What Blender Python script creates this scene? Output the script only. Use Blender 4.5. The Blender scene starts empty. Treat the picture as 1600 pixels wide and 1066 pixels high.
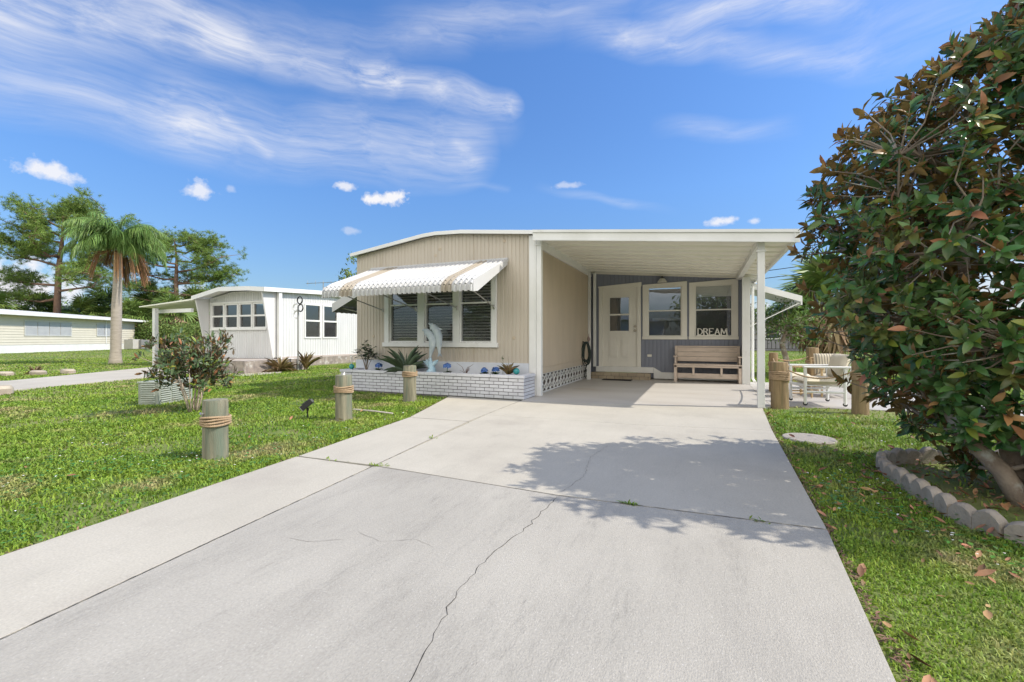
import bpy, math, random
import numpy as np
from mathutils import Vector, Matrix
rad = math.radians
SC = bpy.context.scene
COL = SC.collection

# ---------------------------------------------------------------- camera
cam_data = bpy.data.cameras.new("camera")
cam = bpy.data.objects.new("camera", cam_data)
COL.objects.link(cam)
cam.location = (0, 0, 1.07)
cam.rotation_euler = (rad(90), 0, rad(22.9))
cam_data.sensor_width = 36
cam_data.lens = 15.75
cam_data.shift_y = -0.0025
cam_data.clip_start = 0.05
cam_data.clip_end = 3000
SC.camera = cam

# ---------------------------------------------------------------- light
SUN_EL = 46.3
SUN_AZ = 76.5            # clockwise from +Y
SUN_STRENGTH = 2.9
SKY_STRENGTH = 0.15
EXPOSURE = 0.72
SC.view_settings.view_transform = 'Standard'
SC.view_settings.look = 'None'
SC.view_settings.exposure = EXPOSURE
SC.view_settings.gamma = 1
SC.view_settings.use_curve_mapping = False
SC.render.engine = 'CYCLES'
SC.cycles.max_bounces = 8
SC.cycles.transparent_max_bounces = 12
SC.cycles.sample_clamp_indirect = 6

sl = bpy.data.lights.new("sun", 'SUN')
sl.energy = SUN_STRENGTH
sl.angle = rad(0.5)
sl.color = (1.0, 0.93, 0.82)
sun = bpy.data.objects.new("sun", sl)
COL.objects.link(sun)
_sd = Vector((math.sin(rad(SUN_AZ)) * math.cos(rad(SUN_EL)), math.cos(rad(SUN_AZ)) * math.cos(rad(SUN_EL)), math.sin(rad(SUN_EL))))
sun.rotation_euler = _sd.to_track_quat('Z', 'Y').to_euler()
sun.location = _sd * 40

world = bpy.data.worlds.new("World")
SC.world = world
world.use_nodes = True


def build_world():
    nt = world.node_tree
    N, L = nt.nodes, nt.links
    bg = N['Background']
    sky = N.new('ShaderNodeTexSky')
    sky.sky_type = 'NISHITA'
    sky.sun_disc = False
    sky.sun_elevation = rad(SUN_EL)
    sky.sun_rotation = rad(SUN_AZ)
    sky.air_density = 1.0
    sky.dust_density = 0.6
    sky.ozone_density = 1.6
    hs = N.new('ShaderNodeHueSaturation')
    hs.inputs['Hue'].default_value = 0.500
    hs.inputs['Saturation'].default_value = 1.04
    hs.inputs['Value'].default_value = 1.0
    # the photograph's sky: deeper towards the horizon than the raw model
    spz = N.new('ShaderNodeSeparateXYZ')
    tcz = N.new('ShaderNodeTexCoord')
    L.new(tcz.outputs['Generated'], spz.inputs[0])
    rp = N.new('ShaderNodeValToRGB')
    e = rp.color_ramp.elements
    e[0].position = 0.0
    e[0].color = (0.30, 0.35, 0.42, 1)
    e[1].position = 1.0
    e[1].color = (0.62, 0.78, 1.0, 1)
    for pos, c in ((0.12, (0.38, 0.46, 0.56, 1)), (0.30, (0.48, 0.62, 0.80, 1)), (0.55, (0.52, 0.69, 0.92, 1))):
        q = e.new(pos)
        q.color = c
    L.new(spz.outputs[2], rp.inputs[0])
    ml = N.new('ShaderNodeMix')
    ml.data_type = 'RGBA'
    ml.blend_type = 'MULTIPLY'
    ml.inputs[0].default_value = 1.0
    L.new(sky.outputs[0], ml.inputs[6])
    L.new(rp.outputs[0], ml.inputs[7])
    L.new(ml.outputs[2], hs.inputs['Color'])

    def mth(op, a, b=None, c=None, clamp=False):
        n = N.new('ShaderNodeMath')
        n.operation = op
        n.use_clamp = clamp
        for i, v in enumerate((a, b, c)):
            if v is None:
                continue
            if isinstance(v, (int, float)):
                n.inputs[i].default_value = v
            else:
                L.new(v, n.inputs[i])
        return n.outputs[0]

    def vm(op, a, b=None, out=0):
        n = N.new('ShaderNodeVectorMath')
        n.operation = op
        for i, v in enumerate((a, b)):
            if v is None:
                continue
            if isinstance(v, tuple):
                n.inputs[i].default_value = v
            else:
                L.new(v, n.inputs[i])
        return n.outputs[out]
    tc = N.new('ShaderNodeTexCoord')
    sp = N.new('ShaderNodeSeparateXYZ')
    L.new(tc.outputs['Generated'], sp.inputs[0])
    x, y, z = sp.outputs
    az = mth('MULTIPLY', mth('ARCTAN2', x, y), 57.2958)
    el = mth('MULTIPLY', mth('ARCSINE', z), 57.2958)
    cb = N.new('ShaderNodeCombineXYZ')
    L.new(az, cb.inputs[0])
    L.new(el, cb.inputs[1])
    p = cb.outputs[0]

    def noise(vec, scale, detail=4, rough=0.55, dist=0.0):
        n = N.new('ShaderNodeTexNoise')
        n.inputs['Scale'].default_value = scale
        n.inputs['Detail'].default_value = detail
        n.inputs['Roughness'].default_value = rough
        n.inputs['Distortion'].default_value = dist
        L.new(vec, n.inputs['Vector'])
        return n
    wob = vm('SCALE', vm('SUBTRACT', noise(p, 0.10, 1.5).outputs['Color'], (0.5, 0.5, 0.5)))
    wob.node.inputs['Scale'].default_value = 3.0
    pw = vm('ADD', p, wob)
    # wisps: noise stretched along the wind direction
    mp = N.new('ShaderNodeMapping')
    mp.inputs['Rotation'].default_value = (0, 0, rad(3))
    mp.inputs['Scale'].default_value = (0.035, 0.55, 1)
    L.new(pw, mp.inputs['Vector'])
    wisp = noise(mp.outputs[0], 1.0, 8, 0.62, 0.0).outputs['Fac']
    wisp2 = noise(mp.outputs[0], 3.1, 8, 0.66, 0.0).outputs['Fac']
    w = mth('MULTIPLY', mth('SUBTRACT', mth('ADD', mth('MULTIPLY', wisp, 0.6), mth('MULTIPLY', wisp2, 0.4)), 0.30), 2.5, clamp=True)
    total = None

    def streak(a, b, width, strength, sharp=1.4, fade=False):
        nonlocal total
        ax, ay = a
        bx, by = b
        d = (bx - ax, by - ay, 0)
        q = vm('SUBTRACT', pw, (ax, ay, 0))
        t = mth('DIVIDE', vm('DOT_PRODUCT', q, d, 1), d[0] ** 2 + d[1] ** 2, clamp=True)
        s = N.new('ShaderNodeVectorMath')
        s.operation = 'SCALE'
        s.inputs[0].default_value = d
        L.new(t, s.inputs['Scale'])
        dist = vm('DISTANCE', q, s.outputs[0], 1)
        m = mth('SUBTRACT', 1.0, mth('DIVIDE', dist, width), clamp=True)
        m = mth('MULTIPLY', mth('POWER', m, sharp), strength)
        if fade:
            m = mth('MULTIPLY', m, mth('MINIMUM', mth('MULTIPLY', t, 3.2, clamp=True), mth('MULTIPLY', mth('SUBTRACT', 1.0, t), 3.2, clamp=True)))
        total = m if total is None else mth('ADD', total, m)
    for s in [((-72, 25.5), (-55.6, 29.4), 3.2, 0.9, 1.1), ((-57, 29.4), (-38.8, 29.4), 2.6, 1.1, 1.1), ((-40, 29.4), (-23.4, 27.8), 1.9, 1.25, 1.0),
              ((-84, 21.5), (-58.4, 21.3), 4.6, 0.75, 1.0), ((-58.4, 21.8), (-29, 22.6), 5.0, 0.8, 1.0), ((-59.0, 24.2), (-51.3, 20.4), 0.75, 0.5),
              ((-30, 23.8), (-26.6, 21.4), 1.2, 0.35), ((-45, 25.5), (-24, 25.8), 3.0, 0.25),
              ((-16, 34.6), (7, 30.4), 2.0, 1.0, 1.1, True), ((1, 31.0), (21, 24.6), 2.2, 0.75, 1.3, True), ((-8, 35.2), (17, 31.2), 1.6, 1.1, 1.0, True),
              ((-40, 34.5), (-4, 37.2), 3.0, 0.6, 1.2, True), ((-20.0, 18.7), (-2.0, 14.8), 0.8, 0.5, 1.2, True), ((-6, 23.9), (10.5, 21.6), 1.5, 0.55, 1.2, True),
              ((-66, 31), (-30, 33.5), 3.0, 0.4), ((-35.8, 20.0), (-23, 18.6), 0.7, 0.22), ((10, 33), (27, 24), 4.0, 0.35),
              ((-72, 26), (-60, 31), 3.0, 0.5), ((60, 30), (150, 18), 9, 0.5), ((170, 20), (230, 35), 8, 0.4)]:
        streak(*s)
    cir = mth('MULTIPLY', total, w, clamp=True)
    cir = mth('MULTIPLY', cir, 0.78)
    # small fair weather puffs low over the horizon
    pn = noise(p, 0.75, 5, 0.6).outputs['Fac']
    pn2 = mth('MULTIPLY', mth('SUBTRACT', pn, 0.5), 2.3)
    ptot = None
    for (a, e, wx, wy, st) in [(-68.8, 14.6, 2.2, 0.95, 0.9), (-57.8, 15.1, 1.5, 1.15, 0.8), (-37.6, 16.9, 1.9, 1.0, 1.1), (-39.6, 16.6, 2.0, 0.8, 1.1),
                               (-43.2, 17.7, 1.7, 0.6, 0.8), (2.1, 13.3, 2.0, 0.6, 0.85), (5.5, 13.0, 0.8, 0.35, 0.6), (-15.7, 18.7, 2.2, 0.45, 0.45),
                               (-71.0, 4.0, 5.5, 3.8, 1.0), (-42.7, 12.7, 1.1, 0.5, 0.35), (-58, 3.8, 6, 2.0, 0.8), (-55.0, 15.8, 0.5, 0.4, 0.3), (8, 2.5, 9, 2.2, 0.7), (24, 4, 9, 3.5, 0.6)]:
        dx = mth('DIVIDE', mth('SUBTRACT', az, a), wx)
        dy = mth('DIVIDE', mth('SUBTRACT', el, e), wy)
        r2 = mth('SQRT', mth('ADD', mth('MULTIPLY', dx, dx), mth('MULTIPLY', dy, dy)))
        v = mth('SUBTRACT', 1.0, mth('ADD', r2, mth('MULTIPLY', pn2, -1.0)))
        m = mth('MULTIPLY', mth('MULTIPLY', v, 1.5, clamp=True), st)
        ptot = m if ptot is None else mth('MAXIMUM', ptot, m)
    mask = mth('MAXIMUM', cir, ptot, clamp=True)
    mix = N.new('ShaderNodeMix')
    mix.data_type = 'RGBA'
    L.new(mask, mix.inputs[0])
    L.new(hs.outputs[0], mix.inputs[6])
    mix.inputs[7].default_value = (CLOUD, CLOUD * 1.0, CLOUD * 1.04, 1)
    # bright broken cloud added behind the camera to light the shaded house fronts
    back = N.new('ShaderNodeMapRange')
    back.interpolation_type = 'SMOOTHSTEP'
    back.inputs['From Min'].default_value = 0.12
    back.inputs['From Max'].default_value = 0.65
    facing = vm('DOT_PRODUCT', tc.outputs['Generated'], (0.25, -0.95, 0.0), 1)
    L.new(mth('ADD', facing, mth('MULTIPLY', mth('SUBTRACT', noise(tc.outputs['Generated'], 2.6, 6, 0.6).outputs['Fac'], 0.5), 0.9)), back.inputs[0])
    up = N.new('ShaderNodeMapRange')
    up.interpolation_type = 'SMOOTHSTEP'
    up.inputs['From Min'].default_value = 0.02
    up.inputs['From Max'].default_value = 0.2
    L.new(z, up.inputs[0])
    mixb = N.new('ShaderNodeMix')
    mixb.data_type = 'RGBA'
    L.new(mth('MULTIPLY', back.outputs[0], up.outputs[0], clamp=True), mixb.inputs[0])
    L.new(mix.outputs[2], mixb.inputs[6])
    mixb.inputs[7].default_value = (FILL_BANK, FILL_BANK * 0.96, FILL_BANK * 0.90, 1)
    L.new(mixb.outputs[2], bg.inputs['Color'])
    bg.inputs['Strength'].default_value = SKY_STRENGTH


CLOUD = 3.8
FILL_BANK = 8.5  # radiance of the added fill cloud behind the camera
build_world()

# ---------------------------------------------------------------- materials
_mats = {}


def mat(name, c1, c2=None, scale=4.0, rough=0.6, bump=0.0, bscale=None, spec=0.4, metal=0.0, stretch=(1, 1, 1),
        island=0.0, back=None, trans=0.0, coat=0.0, lo=0.35, hi=0.65, c3=None, s3=1.0, lo3=0.55, hi3=0.7, detail=6):
    """procedural material: two colours mixed by noise, an optional third in patches, random per island, bump"""
    if name in _mats:
        return _mats[name]
    m = bpy.data.materials.new(name)
    m.use_nodes = True
    nt = m.node_tree
    N, L = nt.nodes, nt.links
    b = N['Principled BSDF']
    b.inputs['Roughness'].default_value = rough
    b.inputs['Metallic'].default_value = metal
    b.inputs['Specular IOR Level'].default_value = spec
    if coat:
        b.inputs['Coat Weight'].default_value = coat
    tc = N.new('ShaderNodeTexCoord')
    mp = N.new('ShaderNodeMapping')
    mp.inputs['Scale'].default_value = stretch
    L.new(tc.outputs['Object'], mp.inputs[0])

    def noise(sc, d=detail, r=0.6):
        n = N.new('ShaderNodeTexNoise')
        n.inputs['Scale'].default_value = sc
        n.inputs['Detail'].default_value = d
        n.inputs['Roughness'].default_value = r
        L.new(mp.outputs[0], n.inputs['Vector'])
        return n.outputs['Fac']

    def rng(v, a, c):
        n = N.new('ShaderNodeMapRange')
        n.inputs['From Min'].default_value = a
        n.inputs['From Max'].default_value = c
        L.new(v, n.inputs['Value'])
        return n.outputs[0]

    def mixc(f, a, c):
        n = N.new('ShaderNodeMix')
        n.data_type = 'RGBA'
        for s, i in ((f, 0), (a, 6), (c, 7)):
            if isinstance(s, (tuple, list)):
                n.inputs[i].default_value = (*s[:3], 1)
            elif isinstance(s, (int, float)):
                n.inputs[i].default_value = s
            else:
                L.new(s, n.inputs[i])
        return n.outputs[2]
    if c2 is None:
        c2 = tuple(v * 0.9 for v in c1)
    col = mixc(rng(noise(scale), lo, hi), c1, c2)
    if c3 is not None:
        col = mixc(rng(noise(s3, 5, 0.65), lo3, hi3), col, c3)
    if island:
        g = N.new('ShaderNodeNewGeometry')
        hs = N.new('ShaderNodeHueSaturation')
        r = N.new('ShaderNodeMapRange')
        r.inputs['To Min'].default_value = 1 - island
        r.inputs['To Max'].default_value = 1 + island
        L.new(g.outputs['Random Per Island'], r.inputs[0])
        L.new(r.outputs[0], hs.inputs['Value'])
        L.new(col, hs.inputs['Color'])
        h2 = N.new('ShaderNodeMapRange')
        mul = N.new('ShaderNodeMath')
        mul.operation = 'FRACT'
        m7 = N.new('ShaderNodeMath')
        m7.operation = 'MULTIPLY'
        m7.inputs[1].default_value = 17.3
        L.new(g.outputs['Random Per Island'], m7.inputs[0])
        L.new(m7.outputs[0], mul.inputs[0])
        L.new(mul.outputs[0], h2.inputs[0])
        h2.inputs['To Min'].default_value = 0.5 - island * 0.05
        h2.inputs['To Max'].default_value = 0.5 + island * 0.05
        L.new(h2.outputs[0], hs.inputs['Hue'])
        col = hs.outputs[0]
    if back is not None:
        g = N.new('ShaderNodeNewGeometry')
        col = mixc(g.outputs['Backfacing'], col, back)
    L.new(col, b.inputs['Base Color'])
    if bump:
        bp = N.new('ShaderNodeBump')
        bp.inputs['Strength'].default_value = bump
        bp.inputs['Distance'].default_value = 0.01
        L.new(noise(bscale or scale * 6), bp.inputs['Height'])
        L.new(bp.outputs[0], b.inputs['Normal'])
    if trans:
        t = N.new('ShaderNodeBsdfTranslucent')
        L.new(col, t.inputs['Color'])
        mx = N.new('ShaderNodeMixShader')
        mx.inputs[0].default_value = trans
        L.new(b.outputs[0], mx.inputs[1])
        L.new(t.outputs[0], mx.inputs[2])
        L.new(mx.outputs[0], N['Material Output'].inputs[0])
    _mats[name] = m
    return m


def glass_mat(name, tint, base=0.10, rough=0.0):
    if name in _mats:
        return _mats[name]
    m = bpy.data.materials.new(name)
    m.use_nodes = True
    N, L = m.node_tree.nodes, m.node_tree.links
    N.remove(N['Principled BSDF'])
    t = N.new('ShaderNodeBsdfTransparent')
    t.inputs[0].default_value = (*tint, 1)
    g = N.new('ShaderNodeBsdfGlossy')
    g.inputs['Roughness'].default_value = rough
    g.inputs[0].default_value = (0.95, 0.97, 1, 1)
    fr = N.new('ShaderNodeFresnel')
    fr.inputs[0].default_value = 1.5
    ad = N.new('ShaderNodeMath')
    ad.operation = 'ADD'
    ad.inputs[1].default_value = base
    ad.use_clamp = True
    L.new(fr.outputs[0], ad.inputs[0])
    # slightly wavy old glass
    no = N.new('ShaderNodeTexNoise')
    no.inputs['Scale'].default_value = 1.6
    bp = N.new('ShaderNodeBump')
    bp.inputs['Strength'].default_value = 0.06
    bp.inputs['Distance'].default_value = 0.05
    tc = N.new('ShaderNodeTexCoord')
    L.new(tc.outputs['Object'], no.inputs['Vector'])
    L.new(no.outputs[0], bp.inputs['Height'])
    L.new(bp.outputs[0], g.inputs['Normal'])
    mx = N.new('ShaderNodeMixShader')
    L.new(ad.outputs[0], mx.inputs[0])
    L.new(t.outputs[0], mx.inputs[1])
    L.new(g.outputs[0], mx.inputs[2])
    L.new(mx.outputs[0], N['Material Output'].inputs[0])
    _mats[name] = m
    return m


# ---------------------------------------------------------------- mesh helpers
class MB:
    def __init__(self):
        self.v = []
        self.f = []
        self.mi = []
        self.cur = 0

    def add(self, vs, fs):
        n = len(self.v)
        self.v.extend(tuple(p) for p in vs)
        self.f.extend(tuple(i + n for i in f) for f in fs)
        self.mi.extend([self.cur] * len(fs))

    def box(self, x0, x1, y0, y1, z0, z1):
        if x0 > x1: x0, x1 = x1, x0
        if y0 > y1: y0, y1 = y1, y0
        if z0 > z1: z0, z1 = z1, z0
        self.add([(x0, y0, z0), (x1, y0, z0), (x1, y1, z0), (x0, y1, z0), (x0, y0, z1), (x1, y0, z1), (x1, y1, z1), (x0, y1, z1)],
                 [(3, 2, 1, 0), (4, 5, 6, 7), (0, 1, 5, 4), (1, 2, 6, 5), (2, 3, 7, 6), (3, 0, 4, 7)])

    def hexa(self, b, t):
        """bottom 4 points and top 4 points, counter-clockwise seen from above"""
        self.add(list(b) + list(t), [(3, 2, 1, 0), (4, 5, 6, 7), (0, 1, 5, 4), (1, 2, 6, 5), (2, 3, 7, 6), (3, 0, 4, 7)])

    def bar(self, p, q, w, h=None, up=(0, 0, 1)):
        """rectangular bar from p to q"""
        h = h or w
        p, q = Vector(p), Vector(q)
        d = (q - p).normalized()
        u = Vector(up)
        if abs(d.dot(u)) > 0.98:
            u = Vector((1, 0, 0))
        s = d.cross(u).normalized() * (w / 2)
        t = s.cross(d).normalized() * (h / 2)
        vs = [p - s - t, p + s - t, p + s + t, p - s + t, q - s - t, q + s - t, q + s + t, q - s + t]
        self.add(vs, [(0, 1, 2, 3), (7, 6, 5, 4), (4, 5, 1, 0), (5, 6, 2, 1), (6, 7, 3, 2), (7, 4, 0, 3)])

    def tube(self, pts, r, n=8, cap=True):
        pts = [Vector(p) for p in pts]
        rs = r if isinstance(r, (list, tuple)) else [r] * len(pts)
        base = len(self.v)
        ref = Vector((0.13, 0.21, 1)).normalized()
        prev = None
        for i, p in enumerate(pts):
            a = pts[max(i - 1, 0)]
            b = pts[min(i + 1, len(pts) - 1)]
            d = (b - a)
            d = d.normalized() if d.length > 1e-9 else Vector((0, 0, 1))
            if prev is None:
                if abs(d.dot(ref)) > 0.97:
                    ref = Vector((1, 0.1, 0)).normalized()
                s = d.cross(ref).normalized()
            else:
                s = (prev - d * prev.dot(d))
                s = s.normalized() if s.length > 1e-6 else d.cross(ref).normalized()
            prev = s
            t = d.cross(s)
            for k in range(n):
                an = 2 * math.pi * k / n
                self.v.append(tuple(p + (s * math.cos(an) + t * math.sin(an)) * rs[i]))
        m = 0
        for i in range(len(pts) - 1):
            for k in range(n):
                a = base + i * n + k
                b = base + i * n + (k + 1) % n
                self.f.append((a, b, b + n, a + n))
                m += 1
        if cap:
            self.f.append(tuple(base + k for k in reversed(range(n))))
            self.f.append(tuple(base + (len(pts) - 1) * n + k for k in range(n)))
            m += 2
        self.mi.extend([self.cur] * m)

    def lathe(self, prof, n=20, c=(0, 0, 0)):
        """prof = [(r, z)] bottom to top"""
        vs = []
        for r, z in prof:
            for k in range(n):
                a = 2 * math.pi * k / n
                vs.append((c[0] + r * math.cos(a), c[1] + r * math.sin(a), c[2] + z))
        fs = []
        for i in range(len(prof) - 1):
            for k in range(n):
                fs.append((i * n + k, i * n + (k + 1) % n, (i + 1) * n + (k + 1) % n, (i + 1) * n + k))
        fs.append(tuple(reversed(range(n))))
        fs.append(tuple((len(prof) - 1) * n + k for k in range(n)))
        self.add(vs, fs)

    def prism(self, poly, z0, z1):
        n = len(poly)
        vs = [(x, y, z0) for x, y in poly] + [(x, y, z1) for x, y in poly]
        fs = [tuple(reversed(range(n))), tuple(range(n, 2 * n))] + [(i, (i + 1) % n, n + (i + 1) % n, n + i) for i in range(n)]
        self.add(vs, fs)

    def prism_y(self, poly, y0, y1):
        """poly in (x, z), extruded along y"""
        n = len(poly)
        vs = [(x, y0, z) for x, z in poly] + [(x, y1, z) for x, z in poly]
        fs = [tuple(range(n)), tuple(reversed(range(n, 2 * n)))] + [((i + 1) % n, i, n + i, n + (i + 1) % n) for i in range(n)]
        self.add(vs, fs)

    def build(self, name, mats, parent=None, smooth=False, local=False, bevel=0.0, kind=None, fix=False):
        off = Vector((0, 0, 0))
        if parent is not None and not local:
            off = parent_loc(parent)
        me = bpy.data.meshes.new(name)
        me.from_pydata([(p[0] - off.x, p[1] - off.y, p[2] - off.z) for p in self.v], [], self.f)
        if not isinstance(mats, (list, tuple)):
            mats = [mats]
        for m in mats:
            me.materials.append(m)
        if len(mats) > 1:
            me.polygons.foreach_set('material_index', self.mi)
        if smooth:
            me.shade_smooth()
            if smooth != 'all':
                me.set_sharp_from_angle(angle=rad(40))
        me.update()
        o = bpy.data.objects.new(name, me)
        COL.objects.link(o)
        if parent is not None:
            o.parent = parent
        if bevel:
            bv = o.modifiers.new('bevel', 'BEVEL')
            bv.width = bevel
            bv.segments = 2
            bv.limit_method = 'ANGLE'
        if kind:
            o['kind'] = kind
        return o


def parent_loc(o):
    v = Vector((0, 0, 0))
    while o is not None:
        v += o.location
        o = o.parent
    return v


def np_mesh(name, V, F4, mats, F3=None, parent=None, kind=None, smooth=True, mi=None):
    """numpy vertices, quads (n,4) and optional triangles (m,3)"""
    me = bpy.data.meshes.new(name)
    nq = len(F4)
    nt_ = 0 if F3 is None else len(F3)
    me.vertices.add(len(V))
    me.vertices.foreach_set('co', np.asarray(V, dtype=np.float32).ravel())
    loops = np.asarray(F4, dtype=np.int32).ravel()
    if nt_:
        loops = np.concatenate([loops, np.asarray(F3, dtype=np.int32).ravel()])
    me.loops.add(len(loops))
    me.loops.foreach_set('vertex_index', loops)
    me.polygons.add(nq + nt_)
    ls = np.concatenate([np.arange(nq) * 4, nq * 4 + np.arange(nt_) * 3]).astype(np.int32)
    me.polygons.foreach_set('loop_start', ls)
    if mi is not None:
        me.polygons.foreach_set('material_index', mi.astype(np.int32))
    for m in (mats if isinstance(mats, (list, tuple)) else [mats]):
        me.materials.append(m)
    me.update(calc_edges=True)
    if smooth:
        me.shade_smooth()
    o = bpy.data.objects.new(name, me)
    COL.objects.link(o)
    if parent is not None:
        o.parent = parent
    if kind:
        o['kind'] = kind
    return o


def thing(name, label, cat, loc=(0, 0, 0), rz=0.0, group=None):
    o = bpy.data.objects.new(name, None)
    COL.objects.link(o)
    o.location = loc
    o.rotation_euler = (0, 0, rz)
    o.empty_display_size = 0.2
    tag(o, label, cat, group)
    return o


def tag(o, label, cat, group=None):
    o['label'] = label
    o['category'] = cat
    if group:
        o['group'] = group
    return o


def kids(o):
    return [c for c in bpy.data.objects if c.parent == o]


def copy_thing(o, label, loc, rz=0.0, scale=1.0, parent=None):
    c = o.copy()
    COL.objects.link(c)
    if parent is not None:
        c.parent = parent
    else:
        c.location = loc
        c.rotation_euler = (0, 0, rz)
        c.scale = (scale, scale, scale) if not isinstance(scale, tuple) else scale
        c['label'] = label
    for ch in kids(o):
        copy_thing(ch, None, None, parent=c)
    return c


def structure(o):
    o['kind'] = 'structure'
    return o


# wall helpers: W = (origin xy, direction xy, outward normal xy); coordinates (s along, o outwards, z up)
class Wall:
    def __init__(self, ox, oy, dx, dy, nx, ny):
        self.a = (ox, oy, dx, dy, nx, ny)

    def p(self, s, o, z):
        ox, oy, dx, dy, nx, ny = self.a
        return (ox + s * dx + o * nx, oy + s * dy + o * ny, z)

    def box(self, mb, s0, s1, o0, o1, z0, z1):
        if s0 > s1: s0, s1 = s1, s0
        if o0 > o1: o0, o1 = o1, o0
        if z0 > z1: z0, z1 = z1, z0
        P = self.p
        mb.hexa([P(s0, o1, z0), P(s1, o1, z0), P(s1, o0, z0), P(s0, o0, z0)], [P(s0, o1, z1), P(s1, o1, z1), P(s1, o0, z1), P(s0, o0, z1)])

    def ribbed(self, mb, s0, s1, zb, zt, period, prof, holes=()):
        """sheet with a repeating profile [(fraction, depth)], holes = (s0,s1,z0,z1)"""
        br = {s0, s1}
        k = 0
        while s0 + k * period < s1:
            for fr, d in prof:
                s = s0 + (k + fr) * period
                if s0 < s < s1:
                    br.add(s)
            k += 1
        for h in holes:
            for s in h[:2]:
                br = {b for b in br if abs(b - s) > 0.004}
                br.add(s)
        br = sorted(br)

        def off(s):
            t = ((s - s0) / period) % 1.0
            pr = list(prof) + [(1.0 + prof[0][0], prof[0][1])]
            if t < prof[0][0]:
                t += 1
            for (a, da), (b, db) in zip(pr[:-1], pr[1:]):
                if a <= t <= b:
                    return da + (db - da) * ((t - a) / (b - a) if b > a else 0)
            return prof[0][1]
        for a, b in zip(br[:-1], br[1:]):
            m = (a + b) / 2
            iv = [(zb, None)]
            hs = sorted([h for h in holes if h[0] - 1e-6 <= m <= h[1] + 1e-6], key=lambda h: h[2])
            z = zb
            segs = []
            for h in hs:
                segs.append((z, h[2]))
                z = h[3]
            segs.append((z, None))
            for z0, z1 in segs:
                ta = zt(a) if z1 is None else z1
                tb = zt(b) if z1 is None else z1
                mb.add([self.p(a, off(a), z0), self.p(b, off(b), z0), self.p(b, off(b), tb), self.p(a, off(a), ta)], [(0, 1, 2, 3)])


def sash_window(W, parent, s0, s1, z0, z1, mid, frame_m, depth=-0.06, bar=0.035, blinds=None, shade=None, glass=None, screen=True,
                name='window', face=0.0):
    """double hung window unit inside the opening s0..s1 x z0..z1"""
    f = MB()
    b = bar
    W.box(f, s0, s0 + b, depth - 0.03, face, z0, z1)
    W.box(f, s1 - b, s1, depth - 0.03, face, z0, z1)
    W.box(f, s0 + b, s1 - b, depth - 0.03, face, z1 - b, z1)
    W.box(f, s0 + b, s1 - b, depth - 0.03, face, z0, z0 + b)
    W.box(f, s0 + b, s1 - b, depth - 0.03, face - 0.006, mid - b * .55, mid + b * .55)
    w = f.build(name, frame_m, parent, bevel=0.003)
    for (a, c, o) in ((mid + b * .55, z1 - b, depth + 0.012), (z0 + b, mid - b * .55, depth)):
        g = MB()
        g.add([W.p(s0 + b, o, a), W.p(s1 - b, o, a), W.p(s1 - b, o, c), W.p(s0 + b, o, c)], [(0, 1, 2, 3)])
        g.build('pane', glass or GLASS, w)
    if screen:
        g = MB()
        o = depth + 0.03
        g.add([W.p(s0 + b, o, z0 + b), W.p(s1 - b, o, z0 + b), W.p(s1 - b, o, mid - b * .55), W.p(s0 + b, o, mid - b * .55)], [(0, 1, 2, 3)])
        g.build('insect_screen', SCREEN, w)
    if blinds:
        za, zc, step, tilt = blinds
        g = MB()
        z = za
        while z < zc:
            a = math.sin(tilt) * 0.024
            c = math.cos(tilt) * 0.024
            o = depth - 0.05
            g.add([W.p(s0 + .01, o - c, z + a), W.p(s1 - .01, o - c, z + a), W.p(s1 - .01, o + c, z - a), W.p(s0 + .01, o + c, z - a)], [(0, 1, 2, 3)])
            z += step
        g.build('blind', BLIND, w)
    if shade:
        g = MB()
        W.box(g, s0 + .01, s1 - .01, depth - 0.05, depth - 0.045, shade[0], shade[1])
        W.box(g, s0 + .01, s1 - .01, depth - 0.055, depth - 0.035, shade[0] - 0.03, shade[0])
        g.build('roller_shade', BLIND, w)
    return w

# ---------------------------------------------------------------- palette
GLASS = glass_mat('window_glass', (0.86, 0.89, 0.89), 0.13)
GLASS_DARK = glass_mat('dark_window_glass', (0.35, 0.38, 0.38), 0.12)


def screen_mat():
    m = bpy.data.materials.new('insect_screen')
    m.use_nodes = True
    N, L = m.node_tree.nodes, m.node_tree.links
    N.remove(N['Principled BSDF'])
    t = N.new('ShaderNodeBsdfTransparent')
    d = N.new('ShaderNodeBsdfDiffuse')
    d.inputs[0].default_value = (0.10, 0.10, 0.10, 1)
    mx = N.new('ShaderNodeMixShader')
    mx.inputs[0].default_value = 0.30
    L.new(t.outputs[0], mx.inputs[1])
    L.new(d.outputs[0], mx.inputs[2])
    L.new(mx.outputs[0], N['Material Output'].inputs[0])
    return m


SCREEN = screen_mat()
BLIND = mat('blind_slats', (0.80, 0.78, 0.72), (0.74, 0.72, 0.67), rough=0.5)
WHITE = mat('white_paint', (0.78, 0.78, 0.76), (0.70, 0.70, 0.67), scale=1.7, rough=0.45, bump=0.05, c3=(0.60, 0.58, 0.53), s3=3.0, lo3=0.60, hi3=0.85)
CREAM = mat('cream_paint', (0.77, 0.745, 0.67), (0.72, 0.695, 0.62), scale=2.2, rough=0.45, bump=0.05)
ALU = mat('white_aluminium', (0.80, 0.80, 0.78), (0.73, 0.73, 0.71), scale=1.2, rough=0.32, bump=0.03)
BEIGE = mat('beige_siding', (0.53, 0.475, 0.395), (0.485, 0.43, 0.355), scale=1.3, rough=0.5, bump=0.04, stretch=(3, 3, 0.5), c3=(0.45, 0.39, 0.30), s3=1.3, lo3=0.58, hi3=0.8)
BEIGE2 = mat('tan_side_siding', (0.53, 0.44, 0.33), (0.48, 0.40, 0.30), scale=1.3, rough=0.55, bump=0.04, stretch=(2, 2, 0.6))
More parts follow.
